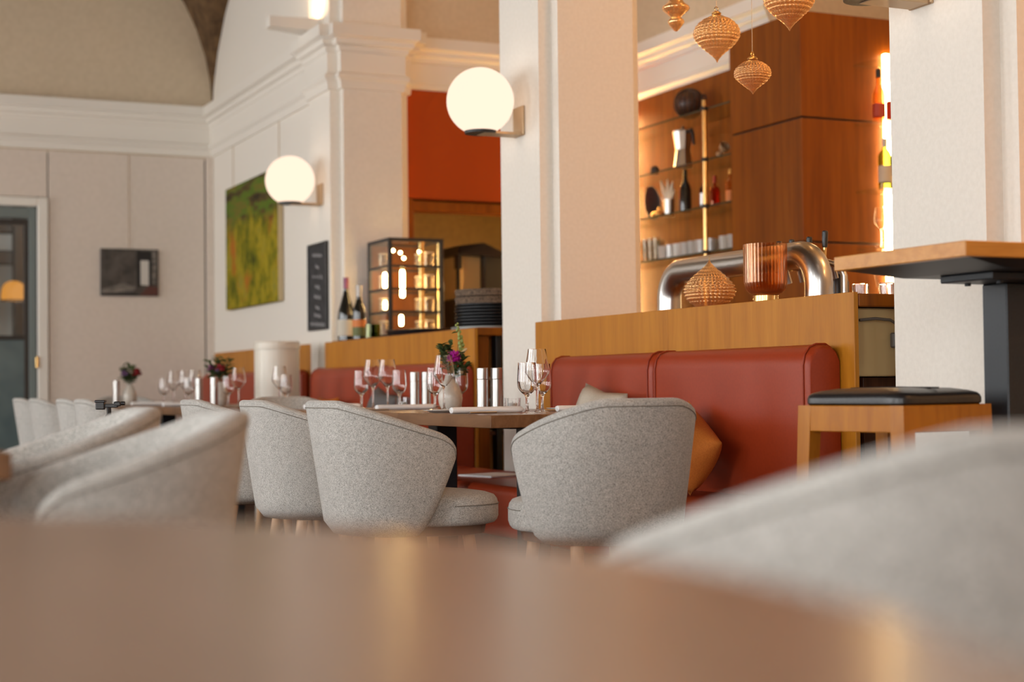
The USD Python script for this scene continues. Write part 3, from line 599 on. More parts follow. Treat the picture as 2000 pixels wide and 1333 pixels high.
# ================================================================ CHAIRS
def chair(label, loc, rz, group):
    t = thing('dining_chair', label, 'chair', loc, rz, group)          # faces +y
    zb, zt = 0.398, 0.806
    def hgt(phi):
        u = np.clip((abs(phi) - 22.5) / 87.5, 0, 1.05); return zt - 0.126 * u ** 1.207
    def pos(phi, z, off):
        tt = np.clip((z - zb) / (zt - zb), 0, 1); a = 0.226 + 0.048 * tt ** 0.9 - off; c, s = math.cos(math.radians(phi)), math.sin(math.radians(phi))
        b = (0.225 + 0.062 * tt if c > 0 else 0.225 + 0.02 * tt) - off
        return [a * np.sign(s) * abs(s) ** 0.88, -b * np.sign(c) * abs(c) ** 0.92 - 0.005, z]
    def phimax(z): return 84 + 30 * np.clip((z - zb) / 0.26, 0, 1) ** 0.9
    ss = np.concatenate([-1 + 0.10 * (1 - np.cos(np.linspace(0, PI / 2, 7))), np.linspace(-0.88, 0.88, 41), 1 - 0.10 * (1 - np.cos(np.linspace(PI / 2, 0, 7)))])
    rings, seam = [], []
    for s in ss:
        e = max(0.0, (abs(s) - 0.90) / 0.10); rd = math.sqrt(max(0, 1 - e * e))
        h = hgt(s * 112) - 0.065 * (1 - math.sqrt(max(0, 1 - max(0, (abs(s) - 0.84) / 0.16) ** 2)))
        th = 0.040 * (0.25 + 0.75 * rd); mid = 0.5 * (0.040 - th); ring = []
        for k in range(15):
            z = zb + (h - 0.014 - zb) * (k / 14) ** 0.9; under = 0.022 * (1 - math.sqrt(max(0, 1 - max(0, (zb + 0.035 - z) / 0.035) ** 2)))
            ring.append(pos(s * phimax(z), z, mid + under))
        rr = 0.014
        for k in range(1, 8):
            a = PI * k / 8; ring.append(pos(s * phimax(h - rr), h - rr + rr * math.sin(a), mid + th / 2 * (1 - math.cos(a))))
        for k in range(9):
            z = h - 0.014 + (0.43 - h + 0.014) * k / 8; ring.append(pos(s * phimax(z), z, mid + th))
        rings.append(np.array(ring)); z = h - 0.022; seam.append(pos(s * phimax(z), z, mid - 0.0008))
    part('backrest', loft(rings), 'fabric', t, smooth=60)
    part('piping', tube(seam[3:-3], 0.0016, 5), 'seam', t, 'stitched seam below the rim')
    def outline(k, inset=0.0):
        out = []
        for q in np.linspace(0, 2 * PI, 48, endpoint=False):
            c, s = math.cos(q), math.sin(q)
            if s < 0: x, y = 0.182 * c, 0.188 * s
            else:
                x, y = 0.226 * np.sign(c) * abs(c) ** 0.55, 0.285 * s ** 0.62
                x *= min(1.0, 0.81 + 0.19 * min(1, y / 0.10))
            out.append([x * k, (y - 0.03) * k + 0.03, 0])
        return np.array(out)
    lay = [(a + 0.030, b) for a, b in [(0.390, 0.90), (0.394, 0.955), (0.403, 0.985), (0.415, 1.0), (0.45, 1.0), (0.466, 0.985), (0.478, 0.95), (0.486, 0.86), (0.490, 0.70), (0.492, 0.35)]]
    part('seat', loft([outline(k) + [0, 0, z] for z, k in lay]), 'fabric', t, smooth=70)
    o = outline(1.004); part('seat_piping', tube(o[(o[:, 1] > 0.01)][np.argsort(np.arctan2(o[o[:, 1] > 0.01][:, 1], o[o[:, 1] > 0.01][:, 0]))] + [0, 0, 0.482], 0.0015, 5), 'seam', t, 'stitched seam round the seat')
    part('seat_base', loft([outline(k) + [0, 0, z] for z, k in ((0.390, 0.80), (0.392, 0.84), (0.421, 0.86))]), 'darkwood', t, 'dark plywood under the seat')
    for sx, y0, y1 in ((-1, 0.165, 0.225), (1, 0.165, 0.225), (-1, -0.125, -0.195), (1, -0.125, -0.195)):
        part('leg', tube([(sx * 0.135, y0, 0.393), (sx * 0.150, y0 + (y1 - y0) * 0.45, 0.19), (sx * 0.168, y1, 0.0)], [0.0195, 0.016, 0.011], 14), 'leg', t)
    return t
F_X, F_nX, F_nY = -PI / 2, PI / 2, PI
CH = 'pale grey upholstered tub chairs'
def put_chair(x, y, rz, label): return place('chair', chair, (x, y, 0), rz, label, CH)
put_chair(2.175, 4.084, -0.019, 'pale grey tub chair seen from behind at the near end of the laid table')
put_chair(1.772, 4.64, -1.524, 'pale grey tub chair in side view left of the laid table, nearest in its row')
put_chair(1.76, 5.37, -1.55, 'pale grey tub chair partly hidden behind the nearest side-view chair, second in its row')
put_chair(1.75, 6.22, F_X, 'third tub chair of the row, mostly hidden behind the beige front-left chair')
put_chair(2.33, 7.52, F_nY, 'tub chair at the far end of the laid table, its inner rim facing us')
put_chair(0.447, 2.70, 1.51, 'large tub chair at front left facing left, its near arm sloping to the round table')
put_chair(0.458, 3.42, 1.53, 'second tub chair at front left, just behind the large left one, black clamp beyond it')
put_chair(0.915, 1.236, 0.169, 'large blurred tub chair at the lower right corner in the foreground')
put_chair(1.66, 8.15, F_X, 'tub chair at the far tables directly left of the black clamp')
put_chair(1.66, 8.72, F_X, 'distant tub chair, third from the left at the far tables')
put_chair(1.66, 9.72, F_X, 'distant tub chair, second from the left at the far tables')
put_chair(1.66, 10.42, F_X, 'leftmost distant tub chair at the far tables by the glass door')
put_chair(2.42, 12.05, F_nY, 'tub chair at the far end of the far tables, below the dark photograph')

# ================================================================ TABLES
def dining_table(label, loc, rz, group):
    t = thing('dining_table', label, 'table', loc, rz, group)
    part('tabletop', box(-0.37, -0.4175, 0.708, 0.37, 0.4175, 0.75, 0.002), 'tablewood', t, smooth=False)
    part('column', box(-0.065, -0.045, 0.012, 0.025, 0.045, 0.700, 0.004), 'blacksteel', t, smooth=False)
    part('top_plate', box(-0.2, -0.2, 0.698, 0.2, 0.2, 0.708, 0.002), 'blacksteel', t, smooth=False)
    part('foot_plate', box(-0.26, -0.22, 0.0, 0.06, 0.22, 0.014, 0.003), 'blacksteel', t, smooth=False)
    return t
TG = 'dark oak tables of the laid rows'
for k, lb in enumerate(('dark oak table nearest the camera in the laid row, its corner showing between two chairs', 'dark oak table with the flower vase, second in the laid row', 'dark oak table with four glasses in a cluster, third in the laid row')):
    place('table', dining_table, (2.46, 5.08 + 0.837 * k, 0), 0, lb, TG)
for k, lb in enumerate(('first dark oak table of the far row, behind the third chair', 'second dark oak table of the far row, under the blurred flower vase', 'third dark oak table of the far row', 'farthest dark oak table, with the small red flower vase')):
    place('table', dining_table, (2.36, 8.72 + 0.837 * k, 0), 0, lb, TG)
place('table', dining_table, (-0.045, 2.905, 0), 0, 'dark oak table at the left edge, only its corner showing before the front-left chairs', TG)
t = thing('round_table', 'blurred round brown table filling the bottom foreground', 'table', (-0.312, 0.665, 0))
part('tabletop', lathe([(0, 0.712), (0.700, 0.712), (0.722, 0.716), (0.732, 0.726), (0.734, 0.738), (0.731, 0.746), (0.722, 0.75), (0, 0.75)], 96), 'fgtable', t, smooth=40)
part('column', lathe([(0, 0.02), (0.045, 0.02), (0.045, 0.712), (0, 0.712)], 24), 'blacksteel', t)
part('foot_plate', lathe([(0, 0), (0.30, 0), (0.30, 0.012), (0.05, 0.02), (0, 0.02)], 40), 'blacksteel', t)

# high bar table and stool
t = thing('high_table', 'high bar table with a honey wood top and black steel post at right', 'table', (3.07, 3.24, 0))
part('tabletop', box(-0.485, -0.262, 1.142, 0.42, 0.258, 1.18, 0.002), 'honey_h', t, smooth=False)
part('under_frame', loft([np.array([[-0.30, -0.20, 1.122], [0.40, -0.20, 1.122], [0.40, 0.20, 1.122], [-0.30, 0.20, 1.122]]), np.array([[-0.46, -0.245, 1.142], [0.40, -0.245, 1.142], [0.40, 0.24, 1.142], [-0.46, 0.24, 1.142]])]), 'blacksteel', t, 'black tray under the top', smooth=False)
part('top_plate', box(-0.26, -0.10, 1.102, 0.26, 0.10, 1.122, 0.003), 'blacksteel', t, smooth=False)
for bx, by in ((-0.20, -0.06), (-0.20, 0.06), (0.20, -0.06), (0.20, 0.06)):
    part('bolt', xf(lathe([(0, 1.094), (0.008, 1.094), (0.009, 1.102), (0, 1.102)], 12), (bx, by, 0)), 'blacksteel', t)
part('post', box(-0.12, 0.004, 0.02, 0.12, 0.098, 1.102, 0.004), 'blacksteel', t, smooth=False)
part('foot_plate', box(-0.12, -0.22, 0.0, 0.40, 0.27, 0.02, 0.004), 'blacksteel', t, smooth=False)

t = thing('bar_stool', 'honey wood bar stool with a black leather seat under the high table', 'stool', (2.545, 3.169, 0), 0.208)
w = 0.352
def pad(k, z):
    q = np.linspace(0, 2 * PI, 64, endpoint=False); c, n = np.cos(q), np.sin(q); h = (w / 2 - 0.006) * k
    return np.stack([w / 2 + h * np.sign(c) * np.abs(c) ** 0.2, w / 2 + h * np.sign(n) * np.abs(n) ** 0.2, 0 * q + z], 1)
part('cushion', loft([pad(k, z) for z, k in ((0.783, 0.97), (0.788, 1.0), (0.800, 1.0), (0.808, 0.985), (0.814, 0.95), (0.820, 0.85), (0.826, 0.65), (0.828, 0.35))]), 'blackleather', t, 'black leather seat cushion', smooth=45)
part('seam', tube([(w / 2, 0.03, 0.8265), (w / 2, w / 2, 0.8285), (w / 2, w - 0.03, 0.8265)], 0.0025, 6), 'blackleather', t)
for (x0, y0, x1, y1) in ((0.04, 0.0, w - 0.04, 0.024), (0.04, w - 0.024, w - 0.04, w), (0.0, 0.04, 0.024, w - 0.04), (w - 0.024, 0.04, w, w - 0.04)):
    part('apron', box(x0, y0, 0.715, x1, y1, 0.783, 0.002), 'stoolwood', t, smooth=False)
def stool_leg(cx, cy):
    sx, sy = (1 if cx == 0 else -1), (1 if cy == 0 else -1)
    def sq(z, a, ox, oy): return np.array([[cx + ox, cy + oy, z], [cx + ox + sx * a, cy + oy, z], [cx + ox + sx * a, cy + oy + sy * a, z], [cx + ox, cy + oy + sy * a, z]])
    return loft([sq(0.0, 0.030, -sx * 0.022, -sy * 0.022), sq(0.45, 0.038, -sx * 0.008, -sy * 0.008), sq(0.783, 0.044, 0, 0)])
for cx in (0, w):
    for cy in (0, w):
        part('leg', stool_leg(cx, cy), 'stoolwood', t, smooth=False)
for z, (x0, y0, x1, y1) in ((0.28, (0.0, 0.004, w, 0.026)), (0.28, (0.0, w - 0.026, w, w - 0.004)), (0.33, (0.004, 0.0, 0.026, w)), (0.33, (w - 0.026, 0.0, w - 0.004, w))):
    part('stretcher', box(x0, y0, z, x1, y1, z + 0.03, 0.002), 'stoolwood', t, smooth=False)

# ================================================================ TABLE SETTINGS
TT = 0.75
def goblet(prof_out, n=32, wall=0.0011):
    """thin-walled bowl on a solid stem: outer profile up, inner profile back down"""
    po = np.array(prof_out, float); k = int(np.argmax(po[:, 1] >= po[BOWL[0], 1]))
    po = np.vstack([[0, po[4, 1] * 0.8], po[4:]]); k -= 3
    inner = [(max(r - wall, 0.0), z + (0.0035 if i == 0 else 0.0008)) for i, (r, z) in enumerate(po[k:])]
    inner[-1] = (po[-1, 0] - wall, po[-1, 1]); inner = inner[::-1] + [(0.0, po[k, 1] + 0.0035)]
    return lathe(list(map(tuple, po)) + inner, n)
BOWL = [0]
def wine_glass(label, loc, rz, group):
    BOWL[0] = 8
    t = thing('wine_glass', label, 'wine glass', loc, rz, group)
    p = [(0, 0), (0.037, 0), (0.0375, 0.0012), (0.030, 0.0028), (0.012, 0.005), (0.0052, 0.012), (0.0040, 0.035), (0.0040, 0.082), (0.0062, 0.094), (0.016, 0.104), (0.030, 0.121), (0.0395, 0.134), (0.0420, 0.141), (0.0418, 0.150), (0.0385, 0.172), (0.0340, 0.198), (0.0305, 0.219)]
    part('foot', lathe([(r_, z_ + 0.0003) for r_, z_ in p[:5]] + [(0, p[4][1] + 0.0003)], 32), 'thinglass', t); part('bowl', goblet(p), 'glass', t, smooth=60); return t
def water_glass(label, loc, rz, group):
    BOWL[0] = 7
    t = thing('water_glass', label, 'stemmed water glass', loc, rz, group)
    p = [(0, 0), (0.032, 0), (0.0325, 0.0012), (0.024, 0.003), (0.009, 0.007), (0.0052, 0.016), (0.0048, 0.052), (0.0085, 0.064), (0.020, 0.073), (0.0290, 0.085), (0.0322, 0.097), (0.0326, 0.108), (0.0318, 0.130), (0.0304, 0.150), (0.0292, 0.171)]
    part('foot', lathe([(r_, z_ + 0.0003) for r_, z_ in p[:5]] + [(0, p[4][1] + 0.0003)], 32), 'thinglass', t); part('bowl', goblet(p), 'glass', t, smooth=60); return t
WG, SG = 'large wine glasses on the dining tables', 'small stemmed water glasses on the dining tables'
def wine(x, y, label, z=TT): return place('wine', wine_glass, (x, y, z), 0, label, WG)
def water(x, y, label, z=TT): return place('water', water_glass, (x, y, z), 0, label, SG)
wine(2.354, 4.86, 'large wine glass in the cluster beside the lettered water glass, nearest the right tub chair')
# the nearest small glass carries black lettering that runs up its side
t = water_glass('small stemmed water glass with black lettering up its side, nearest the table corner', (2.258, 4.74, TT), 0, None)
lt = meshkit.text_mesh('OPPACHER', 0.0080, depth=0.0004, bold=True)
lt = lt.subdivide_to_size(0.003)
_v = np.array(lt.vertices); _z = 0.102 + _v[:, 0]; _rad = np.interp(_z, [0.097, 0.108, 0.130, 0.150, 0.171], [0.0322, 0.0326, 0.0318, 0.0304, 0.0292]) + 0.0001 + _v[:, 2]
_az = math.radians(186) - _v[:, 1] / 0.031
part('lettering', trimesh.Trimesh(np.stack([_rad * np.cos(_az), _rad * np.sin(_az), _z], 1), lt.faces, process=False), 'gtext', t, 'black lettering', smooth=False)
water(2.455, 5.03, 'small stemmed water glass half hidden behind the large wine glass by the right tub chair')
wine(2.40, 5.80, 'large wine glass in front of the purple flower vase')
water(2.385, 5.86, 'small stemmed water glass just left of the wine glass by the flower vase')
water(2.55, 5.99, 'small stemmed water glass to the right of the flower vase')
wine(2.40, 6.62, 'larger left wine glass in the cluster of four before the farther red bench')
wine(2.45, 6.57, 'large wine glass, second large one in the cluster of four before the farther red bench')
water(2.36, 6.66, 'leftmost small water glass in the cluster of four before the farther red bench')
water(2.49, 6.53, 'rightmost small water glass in the cluster of four before the farther red bench')
# far row, blurred
wine(2.50, 8.38, 'blurred wine glass in front of the cream drum, right of the far glasses')
water(2.53, 8.36, 'blurred small water glass in front of the cream drum')
wine(2.40, 8.86, 'blurred wine glass just left of the cream drum')
water(2.33, 8.82, 'blurred small water glass left of the cream drum, right of the white candle tube')
wine(2.34, 9.64, 'blurred wine glass left of the blurred flower vase')
water(2.28, 9.55, 'blurred small water glass left of the blurred flower vase')
wine(2.36, 9.98, 'blurred wine glass in the middle of the far row')
wine(2.34, 10.22, 'blurred wine glass, second from the left in the far row')
water(2.30, 10.32, 'blurred small water glass, leftmost in the far row')

def mill(label, loc, rz, group):
    t = thing('steel_mill', label, 'mill', loc, rz, group)
    part('body', lathe([(0, 0), (0.0215, 0), (0.022, 0.001), (0.022, 0.1205), (0.0208, 0.1215), (0, 0.1215)], 32), 'steel', t, smooth=30)
    part('head', lathe([(0, 0.1222), (0.0208, 0.1222), (0.022, 0.1232), (0.022, 0.164), (0.0205, 0.166), (0, 0.166)], 32), 'steel', t, smooth=30)
    return t
MG = 'brushed steel salt and pepper mills'
place('mill', mill, (2.478, 5.60, TT), 0, 'left brushed steel mill of the pair right of the flower vase', MG)
place('mill', mill, (2.528, 5.58, TT), 0, 'right brushed steel mill of the pair right of the flower vase', MG)
place('mill', mill, (2.700, 6.88, TT), 0, 'left brushed steel mill of the pair left of the flower vase', MG)
place('mill', mill, (2.748, 6.86, TT), 0, 'right brushed steel mill of the pair left of the flower vase', MG)
place('mill', mill, (2.33, 9.50, TT), 0, 'blurred steel mill left of the blurred flower vase', MG)
place('mill', mill, (2.27, 8.90, TT), 0, 'blurred bright steel mill right of the blurred flower vase', MG)
place('mill', mill, (2.13, 11.02, TT), 0, 'blurred bright steel mill beside the farthest, red flower vase', MG)

def tealight(label, loc, rz, group):
    t = thing('tealight_holder', label, 'tealight holder', loc, rz, group)
    part('glass_cup', lathe([(0, 0), (0.029, 0), (0.031, 0.004), (0.033, 0.047), (0.0295, 0.047), (0.0275, 0.010), (0, 0.010)], 12), 'glass', t, smooth=False)
    part('candle', lathe([(0, 0.0105), (0.0185, 0.0105), (0.0188, 0.026), (0.017, 0.027), (0, 0.0268)], 24), 'wax', t, 'white tealight candle')
    part('wick', tube([(0, 0, 0.026), (0.001, 0, 0.033)], 0.0008, 5), 'black', t)
    return t
place('tea', tealight, (2.66, 5.72, TT), 0, 'glass tealight holder right of the steel mills by the vase', 'glass tealight holders')
place('tea', tealight, (2.68, 6.99, TT), 0, 'glass tealight holder between the four glasses and the farther mills', 'glass tealight holders')

# flower vases
def egg(h=0.135, r=0.046):
    return [(0, 0), (r * 0.62, 0), (r * 0.72, 0.003), (r * 0.93, h * 0.18), (r, h * 0.34), (r * 0.96, h * 0.48), (r * 0.80, h * 0.66), (r * 0.58, h * 0.83), (r * 0.42, h * 0.95), (r * 0.40, h), (r * 0.33, h), (r * 0.33, h * 0.93), (0, h * 0.90)]
def leaf_mesh(L, wd, bend=0.15):
    u = np.linspace(0, 1, 5); v, f = [], []
    for q in u:
        hw = wd / 2 * math.sin(PI * min(0.98, q * 0.96 + 0.03)) ** 0.8; z = -bend * L * q * q
        v += [[-hw, q * L, z + hw * 0.35], [0, q * L, z], [hw, q * L, z + hw * 0.35]]
    for i in range(4):
        for j in range(2):
            a = i * 3 + j; f += [(a, a + 1, a + 4), (a, a + 4, a + 3)]
    return trimesh.Trimesh(v, f, process=False)
def aim(m, p, az, el, roll=0):
    T = trimesh.transformations
    R = T.rotation_matrix(az, (0, 0, 1)) @ T.rotation_matrix(el, (1, 0, 0)) @ T.rotation_matrix(roll, (0, 1, 0)); R[:3, 3] = p
    m = m.copy(); m.apply_transform(R); return m
def sprig(t, base, tip, n, L, wd, r, name='sprig', leafmat='leaf', start=0.35, curve=(0, 0, 0)):
    base, tip, curve = map(np.array, (base, tip, curve)); q = np.linspace(0, 1, 8)[:, None]
    line = base + (tip - base) * q + curve * 4 * q * (1 - q)
    st = part(name, tube(line, 0.0013, 6), 'leaf', t)
    for i in range(n):
        k = start + (1 - start) * i / max(1, n - 1); p = base + (tip - base) * k + curve * 4 * k * (1 - k)
        part('leaf', aim(leaf_mesh(1.25 * L * r.uniform(0.75, 1.1), wd * 1.1), p, r.uniform(0, 2 * PI), r.uniform(0.0, 0.9), r.uniform(-0.5, 0.5)), leafmat, st, smooth=True)
    return st
def bloom(t, c, R, n, m, label, seed, name='blossom'):
    r = random.Random(seed); b = part(name, trimesh.creation.icosphere(2, R * 0.55).apply_translation(c), m, t, label, smooth=True)
    ms = []
    for i in range(n):
        zz = 1 - 1.6 * (i + 0.5) / n; az = i * 2.39996; rr = math.sqrt(max(0, 1 - zz * zz)); d = np.array([rr * math.cos(az), rr * math.sin(az), zz])
        ms.append(aim(leaf_mesh(R * r.uniform(0.55, 0.75), R * 0.55, -0.3), np.array(c) + d * R * 0.42, az - PI / 2, math.asin(zz) + r.uniform(-0.35, 0.35), r.uniform(-1, 1)))
    part('petals', cat(*ms), m, b, smooth=True)
    return b
r = random.Random(3)
t = thing('flower_vase', 'pale egg vase with a purple bloom and a tall green snapdragon on the laid table', 'flower vase', (2.51, 6.0, TT))
part('vase', lathe(egg(0.137, 0.050), 40), 'vase', t, smooth=True)
# camera right on the table is about (0.91, -0.42)
def cr(a, b, z): return (0.907 * a + 0.42 * b, -0.42 * a + 0.907 * b, z)
sprig(t, cr(0.005, 0, 0.12), cr(0.036, 0.0, 0.318), 2, 0.03, 0.012, r, start=0.2, curve=cr(0.008, 0, 0))
sp = part('snapdragon', tube([cr(0.028, 0, 0.22), cr(0.048, 0, 0.27), cr(0.042, 0, 0.31), cr(0.030, 0, 0.352)], [0.002, 0.002, 0.0018, 0.001], 6), 'budgreen', t, 'green snapdragon spike')
for i in range(17):
    k = i / 16; c = np.array(cr(0.047 - 0.018 * max(0, k - 0.35) / 0.65 + 0.004 * math.sin(i * 2.4), 0.006 * math.cos(i * 2.4), 0.245 + 0.108 * k)); R = 0.0085 * (1 - 0.5 * k)
    b = trimesh.creation.icosphere(1, R); b.apply_scale([1, 1, 1.25]); b.apply_translation(c + np.array(cr(0.007 * (1 - k * 0.7) * math.cos(i * 2.4), 0.007 * (1 - k * 0.7) * math.sin(i * 2.4), 0)))
    part('bud', b, 'budgreen', sp, smooth=True)
bloom(t, cr(0.018, -0.012, 0.212), 0.030, 46, 'magenta', 'magenta bloom', 5)
sprig(t, cr(0, 0, 0.12), cr(-0.035, -0.01, 0.262), 24, 0.033, 0.020, r, start=0.55)
sprig(t, cr(0, 0, 0.12), cr(0.004, 0.012, 0.268), 22, 0.031, 0.019, r, start=0.55)
sprig(t, cr(0, 0, 0.12), cr(-0.028, 0.01, 0.225), 16, 0.029, 0.017, r, start=0.4)
sprig(t, cr(0.005, 0, 0.12), cr(0.072, -0.006, 0.180), 22, 0.029, 0.017, r, start=0.45)
sprig(t, cr(0.005, 0, 0.12), cr(0.060, 0.012, 0.150), 19, 0.029, 0.016, r, start=0.4)
sprig(t, cr(0.005, 0, 0.12), cr(0.045, 0.0, 0.225), 16, 0.026, 0.016, r, start=0.5)
sprig(t, cr(0, 0, 0.12), cr(-0.018, -0.012, 0.246), 22, 0.031, 0.019, r, start=0.5)
sprig(t, cr(0, 0, 0.12), cr(0.050, -0.010, 0.166), 22, 0.028, 0.016, r, start=0.3)
sprig(t, cr(0, 0, 0.12), cr(0.030, -0.014, 0.186), 18, 0.026, 0.015, r, start=0.4)
sprig(t, cr(0, 0, 0.12), cr(0.060, 0.004, 0.215), 16, 0.028, 0.016, r, start=0.5)
for (a, b, z, m) in ((0.062, 0.004, 0.245, 'budpale'), (0.054, -0.004, 0.236, 'budpale'), (0.046, 0.004, 0.232, 'budpale'), (-0.006, -0.012, 0.226, 'budpale'), (-0.014, -0.01, 0.221, 'budpale'), (0.040, -0.012, 0.158, 'budpale'), (0.032, -0.014, 0.148, 'budpale'), (0.046, -0.014, 0.150, 'budpale')):
    bb = trimesh.creation.icosphere(2, 0.0075); bb.apply_scale([1.5, 0.9, 0.9]); part('pale_bud', xf(bb, cr(a, b, z), ry=-0.5), m, t, 'cream bud', smooth=True)
def far_vase(label, loc, blooms, seed, h):
    r = random.Random(seed); t = thing('flower_vase', label, 'flower vase', loc)
    part('vase', lathe(egg(0.140, 0.050), 28), 'vase', t, smooth=True)
    for i in range(11):
        a, b = r.uniform(-0.075, 0.065), r.uniform(-0.04, 0.04)
        sprig(t, cr(0, 0, 0.12), cr(a, b, h * r.uniform(0.68, 1.0)), 11, 0.040, 0.020, r, start=0.4)
    for a, b, z, R, m, lb in blooms:
        bloom(t, cr(a, b, z), R, 30, m, lb, seed + int(z * 999))
    return t
far_vase('blurred pale vase with greenery and a pink flower left of the cream drum', (2.36, 9.13, TT), [(-0.045, 0, 0.215, 0.024, 'magenta', 'pink flower'), (0.012, -0.02, 0.215, 0.032, 'redpetal', 'dark red flower'), (-0.005, -0.03, 0.20, 0.018, 'mauve', 'mauve flower')], 11, 0.285)
far_vase('blurred pale vase with one red flower farthest left, below the dark photograph', (2.22, 11.02, TT), [(0.055, -0.02, 0.215, 0.035, 'redpetal', 'red flower'), (-0.03, -0.02, 0.21, 0.028, 'mauve', 'mauve flower')], 17, 0.265)

# napkins, plates, knives
def napkin(label, loc, rz, group):
    t = thing('napkin_roll', label, 'napkin', loc, rz, group)
    L = 0.135; rings = []
    for x, k in ((-L, 0.80), (-L + 0.003, 0.95), (-L + 0.02, 1.0), (0, 0.96), (L - 0.02, 1.02), (L - 0.003, 0.95), (L, 0.82)):
        a = np.linspace(0, 2 * PI, 20, endpoint=False); rings.append(np.stack([0 * a + x, 0.017 * k * np.cos(a), 0.0115 + 0.0115 * k * np.sin(a)], 1))
    part('roll', loft(rings), 'cloth', t, smooth=60)
    sp = np.array([[-L - 0.0008, 0.0135 * (1 - s / 30) * math.cos(s * 0.55), 0.0115 + 0.0095 * (1 - s / 30) * math.sin(s * 0.55)] for s in range(28)])
    part('fold_edge', tube(sp, 0.0009, 4), 'cloth', t)
    return t
NG = 'rolled white napkins'
place('napkin', napkin, (2.262, 5.08, TT), 0.0, 'rolled white napkin at the near table edge, left of the lettered glass', NG)
place('napkin', napkin, (2.40, 6.22, TT), 0.08, 'rolled white napkin left of the nearer water glass, above the side-view chair', NG)
place('napkin', napkin, (2.665, 5.06, TT), -0.05, 'rolled white napkin right of the glasses, ending behind the right tub chair', NG)
place('napkin', napkin, (2.33, 6.98, TT), 0.05, 'rolled white napkin under the cluster of four glasses', NG)
place('napkin', napkin, (2.20, 9.30, TT), 0.0, 'blurred white napkin on the far row under the far glasses', NG)
place('napkin', napkin, (2.18, 10.10, TT), 0.0, 'blurred white napkin on the far row at its left', NG)
def plate(label, loc, rz, group):
    t = thing('side_plate', label, 'plate', loc, rz, group)
    part('dish', lathe([(0, 0), (0.045, 0), (0.05, 0.001), (0.078, 0.009), (0.079, 0.0105), (0.072, 0.0095), (0.046, 0.004), (0, 0.0035)], 40), 'white', t, smooth=40)
    return t
PG = 'white side plates'
place('plate', plate, (2.22, 5.36, TT), 0, 'white side plate left of the napkin at the near table edge', PG)
place('plate', plate, (2.71, 5.34, TT), 0, 'white side plate behind the glasses by the right tub chair', PG)
place('plate', plate, (2.64, 6.62, TT), 0, 'white side plate behind the flower vase', PG)
place('plate', plate, (2.21, 6.75, TT), 0, 'white side plate left of the cluster of four glasses', PG)
def knife(label, loc, rz, group):
    t = thing('table_knife', label, 'knife', loc, rz, group)
    part('handle', box(-0.11, -0.007, 0.001, -0.005, 0.007, 0.007, 0.0025), 'steel', t)
    part('blade', loft([np.array([[-0.005, -0.004, 0.002], [-0.005, 0.006, 0.002], [-0.005, 0.006, 0.005], [-0.005, -0.004, 0.005]]), np.array([[0.07, -0.008, 0.001], [0.07, 0.006, 0.001], [0.07, 0.006, 0.004], [0.07, -0.008, 0.004]]), np.array([[0.105, 0.002, 0.001], [0.105, 0.006, 0.001], [0.105, 0.006, 0.003], [0.105, 0.002, 0.003]])]), 'steel', t, smooth=False)
    return t
place('knife', knife, (2.27, 5.00, TT), 0.0, 'steel knife before the napkin at the near table edge', 'steel table knives')
place('knife', knife, (2.30, 6.14, TT), 0.05, 'steel knife before the second napkin of the laid row', 'steel table knives')
place('knife', knife, (2.62, 5.20, TT), 0.0, 'steel knife beside the napkin right of the glasses', 'steel table knives')
solo('folded_napkin', box(-0.11, -0.11, 0, 0.11, 0.11, 0.008, 0.003), 'cloth', 'white folded cloth lying on the red bench seat before the column', 'cloth', (2.80, 6.22, 0.46), 0.3)

# cushions on the benches
def cushion(label, x, y, rz, lean, m, w=0.40, h=0.36, roll=0.0):
    t = thing('cushion', label, 'cushion', (x - 0.03, y, 0.461), rz)
    body = pillow(w, h, 0.15)
    T = trimesh.transformations
    body.apply_transform(T.rotation_matrix(roll, (0, 1, 0))); body.apply_transform(T.rotation_matrix(-lean, (1, 0, 0))); body.apply_translation((0, 0, -body.bounds[0, 2]))
    part('cover', body, m, t, smooth=50)
    return t
cushion('orange cushion leaning on the nearer red bench behind the right tub chair', 2.90, 4.83, -PI / 2, 0.35, 'orange_cloth', 0.33, 0.22, 0.47)
cushion('beige cushion on the nearer red bench, only its pale corner above the table', 2.90, 5.50, -PI / 2, 0.2, 'beige_cloth', 0.36, 0.36, 0.12)
cushion('dark grey cushion on the farther red bench behind the four glasses', 2.90, 7.93, -PI / 2, 0.2, 'grey_cloth', 0.36, 0.35, 0.16)
cushion('small orange cushion at the far end of the farther red bench', 2.90, 8.86, -PI / 2, 0.2, 'orange_cloth', 0.36, 0.34)

t = thing('drum_container', 'tall cream enamel drum with a pale rim beside the far column', 'container', (2.90, 9.78, 0))
part('body', lathe([(0, 0), (0.138, 0), (0.142, 0.004), (0.142, 1.095), (0, 1.095)], 48), 'drum', t)
part('lid', lathe([(0, 1.096), (0.145, 1.096), (0.147, 1.10), (0.147, 1.138), (0.140, 1.146), (0, 1.148)], 48), 'drum', t, 'pale lid with a rolled rim')

